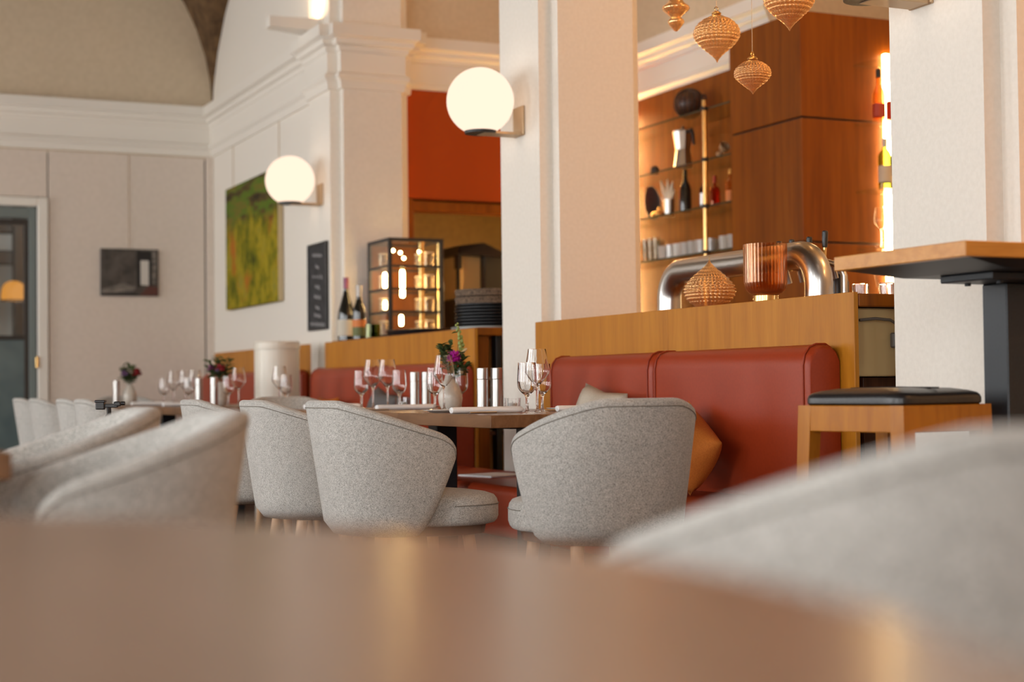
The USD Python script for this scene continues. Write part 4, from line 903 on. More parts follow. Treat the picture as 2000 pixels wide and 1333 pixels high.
# black clamp head on a thin stand between the chairs
t = thing('tripod', 'small black tripod clamp head standing up behind the front-left chairs', 'tripod', (0.955, 5.06, 0))
part('pole', tube([(0, 0, 0.05), (0, 0, 0.752)], 0.008, 10), 'black', t)
for q in (0.4, 2.5, 4.6):
    part('leg', tube([(0, 0, 0.26), (0.20 * math.cos(q), 0.20 * math.sin(q), 0.0)], 0.006, 8), 'black', t)
part('ball_joint', trimesh.creation.icosphere(2, 0.0125).apply_translation((0, 0, 0.760)), 'black', t, smooth=True)
part('neck', box(-0.007, -0.007, 0.768, 0.006, 0.007, 0.792, 0.002), 'black', t, smooth=False)
yawc = -0.4363
part('clamp_arm', xf(cat(box(-0.012, -0.007, 0.790, 0.028, 0.007, 0.802, 0.002), box(0.016, -0.008, 0.794, 0.038, 0.008, 0.809, 0.003)), rz=yawc), 'black', t, smooth=False)
part('jaw', xf(cat(box(-0.041, -0.010, 0.784, -0.012, 0.010, 0.812, 0.003), box(-0.043, -0.012, 0.806, -0.010, 0.012, 0.814, 0.002)), rz=yawc), 'black', t, smooth=False)
part('knob', xf(lathe([(0, 0), (0.006, 0), (0.006, 0.012), (0, 0.012)], 12), (0.038 * math.cos(yawc), 0.038 * math.sin(yawc), 0.803), ry=PI / 2, rz=yawc), 'black', t)

# ================================================================ ON THE SERVING COUNTER
CT = 1.140
def bottle(t, prof, m, extra=(), n=28):
    part('body', lathe(prof, n), m, t, smooth=50)
    for nm, z0, z1, r0, r1, mm in extra:
        part(nm, lathe([(0, z0), (r0, z0), (r1, z1), (0, z1)], n) if nm in ('capsule', 'cap', 'stopper') else lathe([(r0 - 0.001, z0), (r0, z0), (r1, z1), (r1 - 0.001, z1), (r0 - 0.001, z0)], n), mm, t, smooth=40)
    return t
t = thing('wine_bottle', 'tall dark sloping wine bottle with a cream label and purple capsule', 'bottle', (3.232, 9.39, CT))
bottle(t, [(0, 0), (0.050, 0), (0.053, 0.004), (0.053, 0.15), (0.048, 0.19), (0.031, 0.25), (0.020, 0.29), (0.0165, 0.32), (0.0165, 0.39), (0, 0.39)], 'darkglass', [('label', 0.030, 0.130, 0.0538, 0.0538, 'label'), ('capsule', 0.325, 0.395, 0.0175, 0.0177, 'capsule')])
t = thing('wine_bottle', 'smaller dark wine bottle with an orange and green label and pale capsule', 'bottle', (3.225, 9.13, CT))
bottle(t, [(0, 0), (0.039, 0), (0.041, 0.004), (0.041, 0.16), (0.036, 0.19), (0.022, 0.225), (0.0155, 0.25), (0.0150, 0.325), (0, 0.325)], 'darkglass', [('label', 0.075, 0.120, 0.0418, 0.0418, 'label_orange'), ('label', 0.02, 0.074, 0.0418, 0.0418, 'label_green'), ('capsule', 0.262, 0.330, 0.0162, 0.0165, 'capsule_white')])
t = thing('glass_tumbler', 'small green glass cup beside the two wine bottles', 'cup', (3.235, 8.92, CT))
part('cup', lathe([(0, 0), (0.044, 0), (0.046, 0.004), (0.046, 0.085), (0.043, 0.085), (0.041, 0.008), (0, 0.008)], 20), 'greenglass', t)

# black framed glass cabinet
t = thing('display_cabinet', 'black framed glass cabinet with a glowing bulb on the serving counter', 'display cabinet', (3.387, 9.04, CT))
wx, dy, hh, b = 0.36, 0.385, 0.60, 0.011
posts = [(0, 0), (wx - 2 * b, 0), (0, dy - 2 * b), (wx - 2 * b, dy - 2 * b)]
for px_, py_ in posts:
    part('post', box(px_, py_, 0.03, px_ + 2 * b, py_ + 2 * b, hh, 0.001), 'blacksteel', t, smooth=False)
part('base', box(-0.004, -0.004, 0.0, wx + 0.004, dy + 0.004, 0.03, 0.002), 'black', t, smooth=False)
part('top', cat(box(0, 0, hh, wx, 2 * b, hh + 0.02), box(0, dy - 2 * b, hh, wx, dy, hh + 0.02), box(0, 2 * b, hh, 2 * b, dy - 2 * b, hh + 0.02), box(wx - 2 * b, 2 * b, hh, wx, dy - 2 * b, hh + 0.02)), 'blacksteel', t, smooth=False)
part('top_pane', box(2 * b, 2 * b, hh + 0.004, wx - 2 * b, dy - 2 * b, hh + 0.010), 'pane', t, smooth=False)
for z in (0.165, 0.305, 0.445):
    part('shelf', box(2 * b, 2 * b, z, wx - 2 * b, dy - 2 * b, z + 0.006), 'shelfglass', t, smooth=False)
    for (x0, y0, x1, y1) in ((2 * b, 0.001, wx - 2 * b, 0.009), (2 * b, dy - 0.009, wx - 2 * b, dy - 0.001), (0.001, 2 * b, 0.009, dy - 2 * b), (wx - 0.009, 2 * b, wx - 0.001, dy - 2 * b)):
        part('glazing_bar', box(x0, y0, z - 0.004, x1, y1, z + 0.010), 'blacksteel', t, smooth=False)
part('glazing_bar', box(wx * 0.60, 0.001, 0.03, wx * 0.60 + 0.014, 0.009, hh), 'brass', t, 'brass upright of the door', smooth=False)
for z0, z1 in ((0.03, 0.161), (0.175, 0.301), (0.315, 0.441), (0.455, hh)):
    part('pane', box(2 * b, 0.003, z0, wx * 0.60, 0.006, z1), 'pane', t, smooth=False)
    part('pane', box(wx * 0.60 + 0.014, 0.003, z0, wx - 2 * b, 0.006, z1), 'pane', t, smooth=False)
    part('pane', box(0.003, 2 * b, z0, 0.006, dy - 2 * b, z1), 'pane', t, smooth=False)
part('back_panel', box(2 * b, dy - 0.007, 0.03, wx - 2 * b, dy - 0.001, hh), 'cherry', t, smooth=False)
part('hinge', box(wx, 0.02, 0.30, wx + 0.012, 0.05, 0.36, 0.003), 'black', t, smooth=False)
part('tube_bulb', xf(lathe([(0, 0), (0.012, 0.002), (0.015, 0.012), (0.015, 0.155), (0.011, 0.17), (0, 0.172)], 16), (0.125, 0.10, 0.260)), 'bulb', t, 'glowing tube bulb', smooth=True)
part('bulb_socket', xf(lathe([(0, 0), (0.014, 0), (0.014, 0.03), (0.01, 0.034), (0, 0.034)], 16), (0.125, 0.10, 0.430)), 'brass', t)
part('tube_bulb', xf(lathe([(0, 0), (0.010, 0.002), (0.013, 0.010), (0.013, 0.055), (0.009, 0.066), (0, 0.068)], 16), (0.115, 0.10, 0.085)), 'bulb', t, 'glowing short bulb', smooth=True)
part('tube_bulb', xf(lathe([(0, 0), (0.010, 0.002), (0.013, 0.010), (0.013, 0.085), (0.009, 0.096), (0, 0.098)], 16), (0.055, 0.22, 0.325)), 'bulb', t, 'glowing stand-in for the bulb reflection at the left side', smooth=True)  # this glowing tube and the next stand in for bulb reflections
part('tube_bulb', xf(lathe([(0, 0), (0.010, 0.002), (0.013, 0.010), (0.013, 0.045), (0.009, 0.056), (0, 0.058)], 16), (0.055, 0.22, 0.190)), 'led', t, 'dimmer glowing stand-in for the bulb reflection at the left side', smooth=True)
for bx, by, bz in ((0.050, 0.06, 0.545), (0.105, 0.08, 0.535), (0.120, 0.06, 0.500), (0.235, 0.09, 0.545)):  # glowing beads stand in for golden reflections under the top
    part('drop_bulb', trimesh.creation.icosphere(2, 0.011).apply_translation((bx, by, bz)), 'led', t, 'small glowing golden glint', smooth=True)
for bx in (0.335, 0.215):  # brass rods placed for the bright golden glints inside the cabinet
    part('brass_rod', tube([(bx, 0.03, 0.035), (bx, 0.03, 0.595)], 0.005, 8), 'brass', t)
CABJ = 'glass jars in the black framed cabinet'
def jar(label, loc, rz, group):
    t = thing('glass_jar', label, 'jar', loc, rz, group)
    part('jar', lathe([(0, 0), (0.030, 0), (0.033, 0.004), (0.034, 0.075), (0.030, 0.083), (0.027, 0.083), (0.030, 0.072), (0.029, 0.006), (0, 0.006)], 18), 'jar', t, smooth=50)
    part('lid', lathe([(0, 0.083), (0.031, 0.083), (0.032, 0.092), (0, 0.094)], 18), 'ivory', t)
    return t
for z, nm in ((0.031, 'bottom'), (0.172, 'second'), (0.312, 'third'), (0.452, 'top')):
    for x, y, side in ((0.30, 0.10, 'right front'), (0.30, 0.25, 'right rear'), (0.07, 0.28, 'left rear')):
        place('jar', jar, (3.385 + x, 9.035 + y, CT + z), 0, f'glass jar on the {nm} level of the black framed cabinet, {side}', CABJ)
t = thing('lemon_squeezer', 'yellow lemon squeezer leaning behind the black tray by the cabinet', 'kitchen tool', (3.70, 8.72, CT), 0.3)
part('bowl', lathe([(0, 0), (0.02, 0.0), (0.03, 0.02), (0.03, 0.035), (0.025, 0.035), (0, 0.012)], 16), 'yellow', t)
part('handle', tube([(0.02, 0, 0.03), (0.035, 0, 0.06), (0.045, 0, 0.10)], 0.008, 8), 'yellow', t)
t = thing('oval_tray', 'black oval tray lying on the serving counter in front of the cabinet', 'tray', (3.38, 8.55, CT))
m_ = lathe([(0, 0), (0.135, 0), (0.155, 0.012), (0.170, 0.034), (0.165, 0.036), (0.150, 0.016), (0.130, 0.006), (0, 0.006)], 40); m_.apply_scale([1, 1.75, 1]); part('dish', m_, 'slate', t, smooth=40)
PX, PY = 3.47, 7.74
t = thing('round_tray', 'pale grey round metal tray under the stack of black plates', 'tray', (PX, PY, CT))
part('dish', lathe([(0, 0), (0.185, 0), (0.205, 0.006), (0.207, 0.022), (0.200, 0.022), (0.196, 0.010), (0, 0.008)], 48), 'tray_grey', t)
z = CT + 0.0082
ordn = ['lowest', 'second', 'third', 'fourth', 'fifth', 'sixth', 'seventh', 'top']
def slate_plate(label, loc, rz, group):
    t = thing('slate_plate', label, 'plate', loc, rz, group)
    part('dish', lathe([(0, 0), (0.150, 0), (0.170, 0.004), (0.187, 0.0135), (0.187, 0.0165), (0.180, 0.0165), (0.165, 0.009), (0, 0.0165)], 40), 'slate', t); return t
for k in range(8):
    place('slate', slate_plate, (PX + 0.004 * math.sin(k * 2.1), PY + 0.004 * math.cos(k * 1.7), z + 0.0168 * k), 0.3 * k, f'{ordn[k]} black plate of the stack on the grey tray, counted from below', 'black plates stacked on the serving counter')
z += 0.0168 * 8
def wicker_tray(label, loc, rz, group):
    t = thing('wicker_basket', label, 'basket', loc, rz, group)
    part('base', lathe([(0, 0), (0.165, 0), (0.175, 0.005), (0, 0.005)], 40), 'wicker', t)
    for k in range(4):
        a = np.linspace(0, 2 * PI, 56, endpoint=False)
        part('woven_ring', tube(np.stack([(0.176 + 0.002 * k) * np.cos(a), (0.176 + 0.002 * k) * np.sin(a), 0.007 + 0.0085 * k + 0.0012 * np.sin(a * 28 + k * PI)], 1), 0.0048, 6, closed=True), 'wicker', t, smooth=True)
    return t
for k, nm in enumerate(('lower', 'upper')):
    place('wick', wicker_tray, (PX, PY, z + 0.040 * k), 0.2 * k, f'{nm} woven brown basket on top of the black plate stack', 'woven baskets on the plate stack')
# kitchen beyond the pass
t = thing('kitchen_unit', 'kitchen worktop behind the pass carrying the dark machine', 'counter', (4.42, 10.15, 0))
part('cabinet', box(-0.55, -0.30, 0.0, 0.55, 0.30, 1.05, 0.003), 'darkwood', t, smooth=False)
part('countertop', box(-0.57, -0.32, 1.05, 0.57, 0.32, 1.09, 0.003), 'steel', t, smooth=False)
t = thing('coffee_machine', 'dark boxy coffee machine standing in the kitchen pass', 'coffee machine', (4.41, 10.12, 1.091))
part('foot', box(-0.17, -0.20, 0.0, 0.20, 0.22, 0.36, 0.008), 'black', t, smooth=False)
part('body', box(0.02, -0.16, 0.36, 0.20, 0.22, 0.68, 0.008), 'black', t, smooth=False)
part('side_tank', box(-0.14, -0.10, 0.36, 0.02, 0.20, 0.66, 0.006), 'beige_metal', t, 'beige side tank', smooth=False)
part('hood', loft([np.array([[-0.20, -0.20, 0.66], [0.23, -0.20, 0.645], [0.23, 0.24, 0.645], [-0.20, 0.24, 0.66]]), np.array([[-0.17, -0.16, 0.72], [0.02, -0.16, 0.745], [0.20, 0.20, 0.70], [-0.17, 0.20, 0.72]])]), 'black', t, smooth=False)
part('spout', cat(box(-0.19, -0.19, 0.56, -0.155, -0.12, 0.66, 0.004), box(-0.185, -0.17, 0.38, -0.165, -0.14, 0.56, 0.003)), 'black', t, smooth=False)
part('lever', tube([(-0.10, -0.205, 0.30), (-0.10, -0.215, 0.40)], 0.010, 8), 'black', t)
t = thing('cabinet_lamp', 'unseen round ceiling lamp placed to light the kitchen behind the pass', 'lamp', (4.9, 10.9, 2.55))  # hidden behind the bulkhead, gives the kitchen its dim warm light
part('shade', lathe([(0, 0.0), (0.08, 0.004), (0.09, 0.04), (0, 0.049)], 24), 'kitchen_glow', t)
t = thing('wall_box', 'small dark framed box on the kitchen wall at the column edge', 'box', (4.82, 11.45, 1.45))
part('case', box(-0.10, -0.05, 0.0, 0.10, 0.05, 0.40, 0.004), 'black', t, smooth=False)
part('face', box(-0.07, -0.055, 0.04, 0.07, -0.049, 0.36), 'beige_metal', t, smooth=False)
# bottles inside the open end of the serving counter
for k, (x, y, h) in enumerate(((3.40, 7.60, 0.26), (3.52, 7.55, 0.23), (3.62, 7.62, 0.28))):
    t = thing('dark_bottle', f'{("left", "middle", "right")[k]} dark bottle inside the open end of the serving counter', 'bottle', (x, y, 0.621))
    bottle(t, [(0, 0), (0.034, 0), (0.036, 0.003), (0.036, h * 0.6), (0.030, h * 0.7), (0.014, h * 0.82), (0.013, h), (0, h)], 'darkglass', [('cap', h, h + 0.012, 0.014, 0.014, 'ivory')])

# ================================================================ ON THE BAR COUNTER
BT = 1.130
t = thing('beer_tap', 'U-shaped brushed steel beer tap pipe arching over the bar counter', 'beer tap', (3.50, 5.37, BT))
yl, yr, zt_, R_ = 0.54, -0.545, 0.195, 0.115
arc = lambda s, q0, q1: [(0, s * (abs(yl) - R_) + s * R_ * math.sin(q), zt_ - R_ + R_ * math.cos(q)) for q in np.linspace(q0, q1, 12)]
part('pipe', tube([(0, yl, 0.0), (0, yl, 0.04)] + arc(1, PI / 2, 0) + [(0, 0.2, zt_), (0, -0.2, zt_)] + arc(-1, 0, PI / 2) + [(0, -abs(yl), 0.04), (0, -abs(yl), 0.0)], 0.052, 28), 'steel', t, smooth=60)
for y in (yl, -abs(yl)):
    part('collar', xf(lathe([(0.05, 0), (0.060, 0), (0.060, 0.010), (0.052, 0.013)], 28), (0, y, 0)), 'steel', t)
for y, hz in ((-0.49, 0.014), (-0.39, 0.0), (-0.275, 0.0), (-0.19, 0.0)):
    tp = part('tap_stem', tube([(0.06, y, zt_ - 0.05), (0.066, y, zt_ + 0.012 + hz)], 0.008, 10), 'brass', t, 'brass tap stem')
    part('tap_handle', tube([(0.066, y, zt_ + 0.010 + hz), (0.066, y, zt_ + 0.018 + hz), (0.068, y, zt_ + 0.068 + hz), (0.068, y, zt_ + 0.074 + hz)], [0.008, 0.0105, 0.0115, 0.009], 12), 'black', tp, 'black tap handle')
    part('tap_body', tube([(0.045, y, zt_ - 0.03), (0.10, y, zt_ - 0.04), (0.115, y, zt_ - 0.09)], 0.011, 10), 'steel', tp)
part('drain_pipe', tube([(0.10, -0.56, 0.0), (0.10, -0.56, 0.11), (0.095, -0.545, 0.15), (0.06, -0.50, 0.165)], 0.013, 12), 'steel', t, smooth=60)
t = thing('syphon', 'dark bar tool with a chrome top standing behind the amber vase', 'bar tool', (3.72, 5.00, BT))
part('body', lathe([(0, 0), (0.035, 0), (0.036, 0.10), (0.022, 0.13), (0, 0.13)], 20), 'black', t)
part('head', lathe([(0, 0.13), (0.015, 0.13), (0.02, 0.155), (0.01, 0.165), (0, 0.165)], 16), 'steel', t)

def onion(H, R, rows, cols, amp, tip=0.16):
    nz, na = rows * 6 + 8, cols * 6; u = np.linspace(0, 1, nz); a = np.linspace(0, 2 * PI, na, endpoint=False)
    ctrl = np.array([(0, 0.012), (0.05, 0.06), (0.15, 0.24), (0.28, 0.55), (0.42, 0.84), (0.54, 0.985), (0.62, 1.0), (0.72, 0.94), (0.82, 0.78), (0.90, 0.56), (0.96, 0.30), (1.0, 0.13)])
    from scipy.interpolate import PchipInterpolator
    rr = PchipInterpolator(ctrl[:, 0], ctrl[:, 1])(u) * R
    env = np.clip(rr / (0.35 * R), 0, 1)
    d = 1 + amp * env[:, None] * (np.abs(np.sin(u * rows * PI))[:, None] ** 0.7 * np.abs(np.cos(a * cols / 2))[None, :] ** 0.7 - 0.5)
    rad = rr[:, None] * d
    v = np.stack([rad * np.cos(a), rad * np.sin(a), np.repeat(u[:, None] * H, na, 1)], -1).reshape(-1, 3); f = []
    for i in range(nz - 1):
        i0 = i * na + np.arange(na); i1 = i * na + (np.arange(na) + 1) % na
        f.append(np.stack([i0, i1, i1 + na], 1)); f.append(np.stack([i0, i1 + na, i0 + na], 1))
    c0, c1 = len(v), len(v) + 1; v = np.vstack([v, [[0, 0, 0], [0, 0, H]]]); k = np.arange(na)
    f.append(np.stack([0 * k + c0, (k + 1) % na, k], 1)); f.append(np.stack([0 * k + c1, (nz - 1) * na + k, (nz - 1) * na + (k + 1) % na], 1))
    return trimesh.Trimesh(v, np.vstack(f), process=False)
def pendant(t, H, R, cord):
    part('bulb', onion(H, R, 14, 30, 0.10), 'lustre', t, 'faceted amber lustre glass', smooth=True)
    part('cap', xf(lathe([(0, 0), (0.018, 0), (0.020, 0.004), (0.014, 0.010), (0.007, 0.013), (0, 0.013)], 20), (0, 0, H)), 'brass', t)
    a = np.linspace(0, 2 * PI, 20, endpoint=False); part('loop', tube(np.stack([0.008 * np.cos(a), 0 * a, H + 0.021 + 0.009 * np.sin(a)], 1), 0.002, 6, closed=True), 'brass', t)
    part('cord', tube([(0, 0, H + 0.030), (0, 0, cord)], 0.0012, 5), 'dullbrass', t)
OG = 'amber glass ornaments hanging over the bar'
t = thing('hanging_ornament', 'amber faceted glass ornament hanging second from left, pointed downwards', 'hanging ornament', (3.35, 5.265, 2.103), 0, OG); pendant(t, 0.190, 0.089, 2.59)
t = thing('hanging_ornament', 'smallest amber faceted ornament hanging lowest before the wood block', 'hanging ornament', (3.35, 5.019, 1.936), 0.4, OG); pendant(t, 0.132, 0.068, 2.76)
t = thing('hanging_ornament', 'largest amber faceted ornament hanging at the top right, cut by the frame', 'hanging ornament', (3.35, 4.775, 2.125), 0.2, OG); pendant(t, 0.195, 0.090, 2.57)
t = thing('hanging_ornament', 'slim double-waisted amber glass ornament hanging leftmost at the top', 'hanging ornament', (3.35, 5.572, 2.29), 0, OG)
part('bulb', lathe([(0, 0), (0.004, 0.001), (0.012, 0.008), (0.030, 0.030), (0.034, 0.040), (0.031, 0.048), (0.022, 0.056), (0.021, 0.060), (0.034, 0.072), (0.052, 0.088), (0.056, 0.096), (0.053, 0.104), (0.036, 0.116), (0.026, 0.132), (0.023, 0.15), (0.028, 0.168), (0.038, 0.180), (0.036, 0.19), (0.018, 0.20), (0, 0.202)], 40, ribs=24, depth=0.03), 'lustre', t, 'ribbed amber lustre glass', smooth=60)
part('cap', lathe([(0, 0.202), (0.014, 0.202), (0.012, 0.212), (0, 0.214)], 16), 'brass', t)
part('cord', tube([(0, 0, 0.214), (0, 0, 2.41)], 0.0012, 5), 'dullbrass', t)
# a slim brass rail carries the cords
t = thing('hanging_rail', 'slim brass rail above the frame that the ornaments hang from', 'rail', (3.35, 5.2, 4.693))
part('rail', box(-0.012, -0.6, -0.012, 0.012, 0.6, 0.007, 0.003), 'brass', t, smooth=False)
t = thing('glass_ornament', 'onion shaped amber faceted ornament standing on the bar counter', 'ornament', (3.35, 5.345, BT))
m_ = onion(0.205, 0.099, 15, 34, 0.10); m_.apply_transform(np.diag([1, 1, -1, 1])); m_.invert(); m_.apply_translation((0, 0, 0.205)); part('body', m_, 'lustre', t, smooth=True)
part('tip', tube([(0, 0, 0.203), (0.001, 0, 0.218)], [0.002, 0.0008], 6), 'brass', t)
t = thing('candle_vase', 'ribbed amber brown glass candle holder on a gold foot beside the beer tap', 'candle holder', (3.35, 4.955, BT))
part('cup', lathe([(0, 0.042), (0.040, 0.042), (0.060, 0.050), (0.074, 0.066), (0.079, 0.09), (0.080, 0.232), (0.077, 0.232), (0.076, 0.092), (0.071, 0.070), (0.056, 0.054), (0, 0.048)], 144, ribs=36, depth=0.022), 'amber', t, 'ribbed amber glass cup', smooth=50)
part('foot', lathe([(0, 0), (0.046, 0), (0.046, 0.040), (0.044, 0.042), (0, 0.042)], 40), 'brass', t, 'polished gold foot')
def tumbler(label, loc, rz, group):
    t = thing('tumbler', label, 'drinking glass', loc, rz, group)
    part('glass', lathe([(0, 0), (0.026, 0), (0.028, 0.004), (0.031, 0.075), (0.0297, 0.075), (0.0265, 0.008), (0, 0.008)], 20), 'glass', t, smooth=50); return t
for k, (x, y) in enumerate(((3.62, 4.74), (3.68, 4.66), (3.76, 4.60), (3.74, 4.74))):
    place('tumb', tumbler, (x, y, BT), 0, ('leftmost clear tumbler', 'second clear tumbler from the left', 'rightmost clear tumbler', 'rear clear tumbler')[k] + ' on the bar counter under the high table edge', 'tumblers on the bar counter')

# ================================================================ BAR SHELVES
t = thing('bar_shelf', 'four glass shelves on a brass post in the orange alcove', 'shelf', (5.06, 8.72, 0))
SZ = (1.640, 1.915, 2.195, 2.500)
for z in SZ:
    sh = part('shelf', box(0.003, -0.955, z - 0.010, 0.268, 0.93, z, 0.0), 'shelfglass', t, smooth=False)
    part('edge', box(0, -0.955, z - 0.010, 0.003, 0.93, z), 'glassedge', sh, 'dark green polished edge', smooth=False)
part('post', tube([(-0.016, -0.64, 1.10), (-0.016, -0.64, 2.545)], 0.015, 14), 'brass', t)
part('post_ring', tube([(-0.016 + 0.014 * math.cos(q), -0.64, 2.562 + 0.014 * math.sin(q)) for q in np.linspace(0, 2 * PI, 14, endpoint=False)], 0.005, 6, closed=True), 'black', t)
for z in SZ:
    part('clamp', lathe([(0.017, 0), (0.022, 0), (0.022, 0.022), (0.017, 0.022)], 14).apply_translation((-0.016, -0.64, z - 0.018)), 'darkbeam', t)
t = thing('light_strip', 'unseen warm vertical light strip at the hidden left end of the bar shelves', 'lamp', (5.28, 9.60, 1.05))  # out of sight behind the column, placed to glow over the alcove
part('tube', box(0, -0.02, 0, 0.04, 0.02, 1.65, 0.004), 'led_strong', t, smooth=False)
t = thing('back_counter', 'low wooden counter below the glass shelves', 'counter', (5.04, 8.72, 0))
part('body', box(-0.25, -0.95, 0, 0.288, 0.93, 1.0, 0.004), 'cherry', t, smooth=False)
part('countertop', box(-0.28, -0.955, 1.0, 0.288, 0.935, 1.04, 0.004), 'darkwood', t, smooth=False)
sy = lambda px, X: X / math.tan(math.radians(YAW) + math.atan((px - 1000) / 3100))      # world y of a point at depth plane x = X
SX = 5.17
# lowest shelf: glasses
LG, CG, BC = 'tall glasses on the lowest bar shelf', 'cut crystal tumblers on the lowest bar shelf', 'small black cups on the lowest bar shelf'
def tall_glass(label, loc, rz, group):
    t = thing('tall_glass', label, 'drinking glass', loc, rz, group)
    part('glass', lathe([(0, 0), (0.024, 0), (0.025, 0.004), (0.031, 0.150), (0.0295, 0.150), (0.0235, 0.010), (0, 0.010)], 18), 'jar', t, smooth=50); return t
for k, (y, x) in enumerate(((9.10, 5.14), (9.03, 5.14), (8.96, 5.14), (8.89, 5.14), (8.82, 5.14), (9.06, 5.22), (8.99, 5.22), (8.92, 5.22))):
    place('tallg', tall_glass, (x, y, SZ[0]), 0, f'tall clear glass, {("first", "second", "third", "fourth", "fifth")[k % 5]} from the left in the {"front" if k < 5 else "rear"} row of the lowest bar shelf', LG)
def crystal(label, loc, rz, group):
    t = thing('crystal_tumbler', label, 'drinking glass', loc, rz, group)
    part('glass', lathe([(0, 0), (0.034, 0), (0.036, 0.004), (0.042, 0.085), (0.039, 0.085), (0.034, 0.010), (0, 0.010)], 12), 'crystal', t, smooth=False); return t
k = 0
for y in (8.72, 8.63, 8.54, 8.45, 8.36, 8.27, 8.18, 8.00, 7.91, 7.83):
    place('cryst', crystal, (5.13, y, SZ[0]), 0.3 * k, f'cut crystal tumbler, {(ordn + ["ninth", "tenth"])[k].replace("lowest", "first").replace("top", "eighth")} from the left in the front row of the lowest bar shelf', CG); k += 1
for k, y in enumerate((8.27, 8.18, 8.09, 8.00, 7.91, 7.83)):
    place('cryst', crystal, (5.22, y, SZ[0] + 0.0), 0.5 * k, f'rear cut crystal tumbler, {ordn[k] if k else "first"} from the left behind the front row', CG)
# black cups hang below on the back counter rail
t = thing('cup_rail', 'narrow dark ledge under the lowest shelf with black cups', 'ledge', (5.0, 8.1, 0))
part('ledge', box(0, -0.34, 1.530, 0.06, 0.30, 1.545, 0.002), 'darkwood', t, smooth=False)
part('bracket', box(0.06, -0.33, 1.50, 0.33, -0.31, 1.545), 'darkwood', t, smooth=False)
part('bracket', box(0.06, 0.27, 1.50, 0.33, 0.29, 1.545), 'darkwood', t, smooth=False)
def black_cup(label, loc, rz, group):
    t = thing('black_cup', label, 'cup', loc, rz, group)
    part('cup', lathe([(0, 0), (0.022, 0), (0.030, 0.012), (0.033, 0.038), (0.031, 0.038), (0.027, 0.012), (0, 0.005)], 20), 'black', t, smooth=50); return t
for k, y in enumerate((8.12, 8.02, 7.93, 7.84)):
    place('bcup', black_cup, (5.03, y, 1.545), 0, f'{("leftmost", "second", "third", "rightmost")[k]} black cup on the dark ledge below the crystal tumblers', BC)
# second shelf from below
t = thing('oval_plate', 'dark oval plate standing on edge at the left of the middle bar shelf', 'plate', (5.20, 8.98, SZ[1]))
m_ = lathe([(0, -0.006), (0.10, -0.006), (0.115, 0.0), (0.10, 0.006), (0, 0.006)], 40); m_.apply_scale([1, 0.9, 1]); part('dish', xf(m_, (0.0, 0, 0.115), ry=PI / 2 - 0.15), 'slate', t, smooth=40)
t = thing('gold_figurine', 'small gold figurine lying at the foot of the pale sculpture', 'figurine', (5.12, 8.80, SZ[1]))
b_ = trimesh.creation.icosphere(2, 0.025); b_.apply_scale([1, 2.0, 0.8]); part('body', b_.apply_translation((0, 0, 0.02)), 'gold', t, smooth=True)
part('head', trimesh.creation.icosphere(2, 0.017).apply_translation((0, -0.05, 0.045)), 'gold', t, smooth=True)
t = thing('sculpture', 'pale china sculpture with spread petals like a bird on the middle bar shelf', 'sculpture', (5.16, 8.70, SZ[1]))
part('stem', lathe([(0, 0), (0.035, 0), (0.03, 0.008), (0.012, 0.02), (0.012, 0.06), (0.02, 0.09), (0, 0.10)], 20), 'ivory', t)
for k, (ty, tz, wd) in enumerate(((0.085, 0.235, 0.035), (0.055, 0.19, 0.035), (0.00, 0.235, 0.03), (-0.065, 0.215, 0.03), (-0.085, 0.16, 0.026), (0.075, 0.13, 0.03))):
    q = np.linspace(0, 1, 7)[:, None]; line = np.array([[0, 0, 0.07]]) + np.array([[-0.01, ty, tz - 0.07]]) * q
    part('petal', tube(line, wd / 2 * np.array([0.5, 0.75, 0.95, 1.0, 0.85, 0.55, 0.2]), 10), 'ivory', t, smooth=True)
solo('steel_cup', lathe([(0, 0), (0.030, 0), (0.032, 0.003), (0.034, 0.095), (0.032, 0.095), (0.029, 0.006), (0, 0.006)], 28), 'steel', 'shiny steel cup between the pale sculpture and the black bottle', 'cup', (5.10, 8.60, SZ[1]))
t = thing('liqueur_bottle', 'black bottle with a long thin neck on the middle bar shelf', 'bottle', (5.13, 8.45, SZ[1]))
bottle(t, [(0, 0), (0.036, 0), (0.038, 0.004), (0.038, 0.135), (0.032, 0.160), (0.016, 0.195), (0.0125, 0.22), (0.0125, 0.265), (0, 0.265)], 'darkglass')
t = thing('liqueur_bottle', 'small dark bottle with a silver label in front of the brass post', 'bottle', (5.10, 8.19, SZ[1]))
bottle(t, [(0, 0), (0.026, 0), (0.026, 0.11), (0.010, 0.13), (0.010, 0.15), (0, 0.15)], 'darkglass', [('label', 0.015, 0.085, 0.0268, 0.0268, 'steel')])
t = thing('liqueur_bottle', 'small red bottle right of the brass post on the middle bar shelf', 'bottle', (5.14, 8.125, SZ[1]))
bottle(t, [(0, 0), (0.030, 0), (0.031, 0.003), (0.031, 0.095), (0.024, 0.115), (0.010, 0.125), (0.010, 0.145), (0, 0.145)], 'redglass', [('stopper', 0.145, 0.185, 0.013, 0.012, 'label_red')])
t = thing('liqueur_bottle', 'orange bottle with a gold stopper beside the wood block on the middle bar shelf', 'bottle', (5.14, 7.95, SZ[1]))
bottle(t, [(0, 0), (0.030, 0), (0.031, 0.003), (0.031, 0.115), (0.020, 0.140), (0.011, 0.150), (0.011, 0.175), (0, 0.175)], 'orangeglass', [('label', 0.015, 0.075, 0.0318, 0.0318, 'label_orange'), ('stopper', 0.175, 0.205, 0.015, 0.012, 'gold')])
